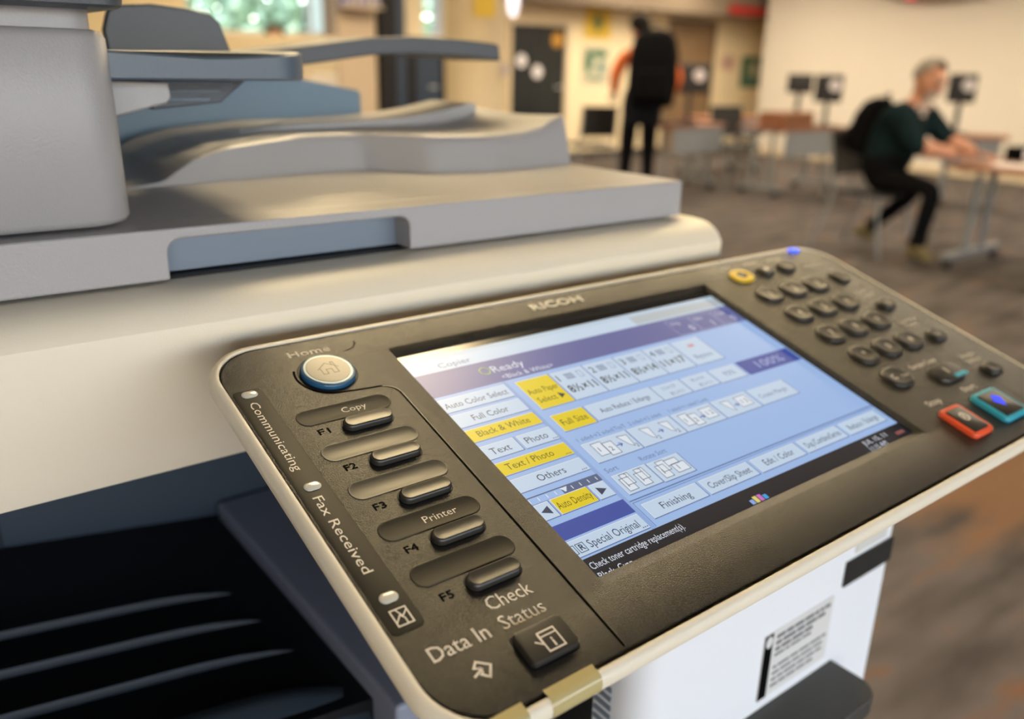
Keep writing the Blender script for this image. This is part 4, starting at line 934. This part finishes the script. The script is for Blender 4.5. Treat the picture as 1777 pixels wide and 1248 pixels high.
# --- seated man in profile, facing -y
mx, my = 6.10, 0
def P(dx, y, z): return Vector((mx + dx, y, z))
hc = P(0, 3.13, 1.255); hf = Vector((-.12, -1, -.16)); hu = Vector((0, -.16, 1))
N = {'pel': (P(0, 3.40, .60), (.175, .140)), 'waist': (P(0, 3.36, .70), (.19, .185)), 'chest': (P(0, 3.30, .87), (.21, .20)), 'upch': (P(0, 3.25, 1.0), (.18, .165)), 'nk': (P(0, 3.20, 1.09), .074), 'hd': (P(0, 3.17, 1.16), .068),
     'shl': (P(.18, 3.21, 1.01), .095), 'ell': (P(.21, 3.02, .83), .072), 'wrl': (P(.12, 2.78, .785), .036),
     'shr': (P(-.18, 3.21, 1.01), .095), 'elr': (P(-.21, 3.04, .81), .076), 'wrr': (P(-.08, 2.80, .775), .036),
     'hipl': (P(.10, 3.36, .56), .095), 'knl': (P(.13, 3.12, .52), .072), 'anl': (P(.13, 3.50, .13), .048), 'hel': (P(.13, 3.60, .10), .040), 'tol': (P(.13, 3.46, .042), (.045, .030)),
     'hipr': (P(-.10, 3.36, .56), .095), 'knr': (P(-.15, 2.89, .54), .072), 'anr': (P(-.14, 2.96, .10), .048), 'her': (P(-.14, 3.01, .05), .038), 'tor': (P(-.15, 2.80, .038), (.046, .030))}
hn, he = head_nodes(hc, hf, hu, 1.2); N.update(hn)
E_ = [('pel', 'waist'), ('waist', 'chest'), ('chest', 'upch'), ('upch', 'nk'), ('nk', 'hd'), ('hd', 'skull'), ('upch', 'shl'), ('shl', 'ell'), ('ell', 'wrl'), ('upch', 'shr'), ('shr', 'elr'), ('elr', 'wrr'),
      ('pel', 'hipl'), ('hipl', 'knl'), ('knl', 'anl'), ('anl', 'hel'), ('anl', 'tol'), ('pel', 'hipr'), ('hipr', 'knr'), ('knr', 'anr'), ('anr', 'her'), ('anr', 'tor')] + he
HEADS = {'skull', 'crown', 'jaw', 'chin', 'nose', 'brow', 'ear_r', 'ear_l', 'hd'}
def zone_sit(a, d, t, c):
    if a in ('jaw',) or d == 'chin': return GREYB
    if a in HEADS or d in HEADS or (a == 'nk'): return SKIN
    if a.startswith('el') and d.startswith('wr'): return SHIRT if t < .18 else SKIN
    if a.startswith('an') or (a.startswith('kn') and t > .92): return SHOE
    if a.startswith(('hip', 'kn')) or d.startswith('hip') or (a == 'pel' and c.z < .60): return TROU
    return SHIRT
man = thing('person', 'seated man with grey hair in dark green shirt, seated writing at a table', 'person', (mx, 3.3, 0))
mb = MB(); seg_mat(mb, skin_chain(N, E_, 'pel'), N, E_, zone_sit)
hand(mb, N['wrl'][0], (-.15, -1, -.08), (0, 0, 1), 1, .35); hand(mb, N['wrr'][0], (.2, -1, -.05), (0, 0, 1), -1, .6)
face_marks(mb, hc, hf, hu, 1.2)
TM = Matrix.Translation((-mx, -3.3, 0))
mb.build('body', man, M=TM)
hr = cap_hair('hair', man, hc, hf, hu, HAIRG, 1.13, front=.30, low=-.15, lift=.99); hr.data.transform(TM)
def backpack(label, loc, rz, tilt=0.0, s=1.0):
    t = thing('backpack', label, 'backpack', loc, rz, 'black backpacks'); t.rotation_euler = (tilt, 0, rz)
    b = MB(); b.loft([[(s * p[0], s * (p[1]), s * z) for p in rrect(-w, w, -d * .2, d, .07, 0, 6)] for z, w, d in ((-.25, .12, .12), (-.24, .15, .16), (-.10, .17, .20), (.08, .165, .19), (.20, .14, .15), (.25, .09, .09), (.262, .05, .05))], PACK); b.build('bag', t)
    b = MB(); b.loft([[(s * p[0], s * p[1], s * z) for p in rrect(-w, w, .15, .15 + d, .04, 0, 5)] for z, w, d in ((-.21, .11, .07), (-.20, .125, .09), (-.05, .12, .085), (-.02, .10, .06))], PACK); b.build('front_pocket', t)
    b = MB(); b.tube([(s * -.04, s * .02, s * .25), (s * -.03, s * .0, s * .30), (s * .03, s * .0, s * .30), (s * .04, s * .02, s * .25)], .008, PACK, 6); b.build('grab_handle', t)
    for sx in (-1, 1):
        b = MB(); b.tube([(s * sx * .09, s * -.02, s * .22), (s * sx * .10, s * -.055, s * .20), (s * sx * .11, s * -.06, s * .02), (s * sx * .11, s * -.03, s * -.18)], .012, PACK, 6); b.build('strap', t)
    return t
backpack('black backpack on the back of the seated man', (mx, 3.47, .91), 0, R(12), .82)
b = MB(); b.tube([P(-.02, 2.66, .735), P(-.06, 2.73, .88)], [.003, .004], INKDK, 6); o = b.build('pen'); tag(o, 'thin dark pen in the seated man\'s hand', 'pen')
# --- standing person seen from behind, leaning left: orange sleeves, black backpack
px_, py_ = 6.46, 6.28
RT = Vector((math.cos(R(46)), -math.sin(R(46)), 0)); BK_ = Vector((math.sin(R(46)), math.cos(R(46)), 0))     # picture right, away from the lens
def Q(r_, f_, z): return Vector((px_, py_, 0)) + RT * r_ + BK_ * f_ + Vector((0, 0, z))
hc2 = Q(-.045, .10, 1.66); hf2 = BK_ * .9 - RT * .5; hu2 = Vector((0, 0, 1))
N = {'pel': (Q(.03, 0, .93), (.150, .120)), 'waist': (Q(.05, .02, 1.08), (.140, .110)), 'chest': (Q(.06, .04, 1.25), (.165, .120)), 'upch': (Q(.05, .06, 1.39), (.15, .10)), 'nk': (Q(.0, .09, 1.50), .058), 'hd': (Q(-.03, .10, 1.57), .055),
     'shl': (Q(-.15, .06, 1.42), .080), 'ell': (Q(-.25, .05, 1.22), .070), 'wrl': (Q(-.25, .16, 1.03), .045), 'shr': (Q(.25, .05, 1.41), .080), 'elr': (Q(.37, .02, 1.20), .068), 'wrr': (Q(.33, .12, 1.04), .045),
     'hipl': (Q(-.07, 0, .88), .115), 'knl': (Q(-.09, .05, .50), .085), 'anl': (Q(-.10, 0, .09), .055), 'tol': (Q(-.11, .16, .04), (.046, .03)), 'hel': (Q(-.10, -.05, .05), .036),
     'hipr': (Q(.12, 0, .88), .115), 'knr': (Q(.13, .05, .50), .085), 'anr': (Q(.14, 0, .09), .055), 'tor': (Q(.15, .16, .04), (.046, .03)), 'her': (Q(.14, -.05, .05), .036)}
hn, he = head_nodes(hc2, hf2, hu2, 1.0); N.update(hn)
E_ = E_[:22][:5] + [('hd', 'skull')] + [e for e in E_[6:22]] + he
def zone_std(a, d, t, c):
    if a in HEADS or d in HEADS or a == 'nk': return SKIN
    if a.startswith('an'): return BLACKP
    if a.startswith(('hip', 'kn')) or d.startswith('hip') or (a == 'pel' and c.z < .99): return TROU
    if a.startswith('el') and t > .9: return SKIN
    return ORANGE
st_ = thing('person', 'person standing with their back turned, orange sleeves, black trousers and short dark hair', 'person', (px_, py_, 0))
mb = MB(); seg_mat(mb, skin_chain(N, E_, 'pel'), N, E_, zone_std)
hand(mb, N['wrl'][0], BK_ * .8 - RT * .1 + Vector((0, 0, -.5)), (0, 0, 1), 1, .6); hand(mb, N['wrr'][0], BK_ * .8 + Vector((0, 0, -.4)), (0, 0, 1), -1, .6)
face_marks(mb, hc2, hf2, hu2)
TM = Matrix.Translation((-px_, -py_, 0)); mb.build('body', st_, M=TM)
hr = cap_hair('hair', st_, hc2, hf2, hu2, HAIRD, 1.0, front=.45, low=-.45, lift=1.05); hr.data.transform(TM)
backpack('large black backpack on the standing person\'s back', Q(.12, -.13, 1.27), R(180 - 46), R(8), 1.42)
# jacket slung at the hips
b = MB(); rows = []
for z, rx, ry in ((1.10, .17, .135), (1.02, .195, .155), (.92, .205, .17), (.80, .20, .175), (.74, .19, .165)):
    rows.append([Q(.04 + rx * math.cos(2 * PI * k / 20) * (1 + .05 * math.sin(5 * 2 * PI * k / 20)), ry * math.sin(2 * PI * k / 20), z) for k in range(20)])
b.loft(rows, mat('black_jacket_cloth', (.008, .009, .012), .85), cap0=False, cap1=False); j = b.build('tied_jacket', st_, M=TM); 
# --- somebody behind the partition: only the top of a brown head shows
t = thing('person', 'person behind the low partition, only the dark brown top of the head showing', 'person', (3.58, 8.5, 0))
qx, qy = 3.58, 8.5
hc3 = Vector((qx, qy, 1.475)); hf3 = Vector((0, -1, 0))
N = {'pel': (Vector((qx, qy + .05, .75)), (.15, .11)), 'chest': (Vector((qx, qy + .03, 1.08)), (.16, .11)), 'upch': (Vector((qx, qy + .02, 1.20)), (.14, .09)), 'hd': (Vector((qx, qy, 1.36)), .055), 'shl': (Vector((qx - .18, qy, 1.20)), .065), 'ell': (Vector((qx - .22, qy - .02, .95)), .048), 'wrl': (Vector((qx - .17, qy - .2, .85)), .03), 'shr': (Vector((qx + .18, qy, 1.20)), .065), 'elr': (Vector((qx + .22, qy - .02, .95)), .048), 'wrr': (Vector((qx + .17, qy - .2, .85)), .03),
     'hipl': (Vector((qx - .1, qy, .72)), .09), 'knl': (Vector((qx - .11, qy + .02, .42)), .065), 'anl': (Vector((qx - .11, qy, .08)), .045), 'tol': (Vector((qx - .11, qy - .14, .035)), (.045, .028)), 'hipr': (Vector((qx + .1, qy, .72)), .09), 'knr': (Vector((qx + .11, qy + .02, .42)), .065), 'anr': (Vector((qx + .11, qy, .08)), .045), 'tor': (Vector((qx + .11, qy - .14, .035)), (.045, .028))}
hn, he = head_nodes(hc3, hf3, (0, 0, 1)); N.update(hn)
E3 = [('pel', 'chest'), ('chest', 'upch'), ('upch', 'hd'), ('hd', 'skull'), ('upch', 'shl'), ('shl', 'ell'), ('ell', 'wrl'), ('upch', 'shr'), ('shr', 'elr'), ('elr', 'wrr'), ('pel', 'hipl'), ('hipl', 'knl'), ('knl', 'anl'), ('anl', 'tol'), ('pel', 'hipr'), ('hipr', 'knr'), ('knr', 'anr'), ('anr', 'tor')] + he
mb = MB(); seg_mat(mb, skin_chain(N, E3, 'pel'), N, E3, lambda a, d, t, c: SKIN if a in HEADS or d in HEADS or d.startswith('wr') else (BLACKP if a.startswith('an') else (TROU if a.startswith(('hip', 'kn')) else SHIRT)))
for sd, k in ((1, 'wrl'), (-1, 'wrr')): hand(mb, N[k][0], (0, -1, -.1), (0, 0, 1), sd, .4)
face_marks(mb, hc3, hf3, (0, 0, 1)); TM = Matrix.Translation((-qx, -qy, 0)); mb.build('body', t, M=TM)
hr = cap_hair('hair', t, hc3, hf3, (0, 0, 1), mat('brown_hair', (.07, .04, .022), .6), 1.0, front=.5, low=-.4, lift=1.06); hr.data.transform(TM)
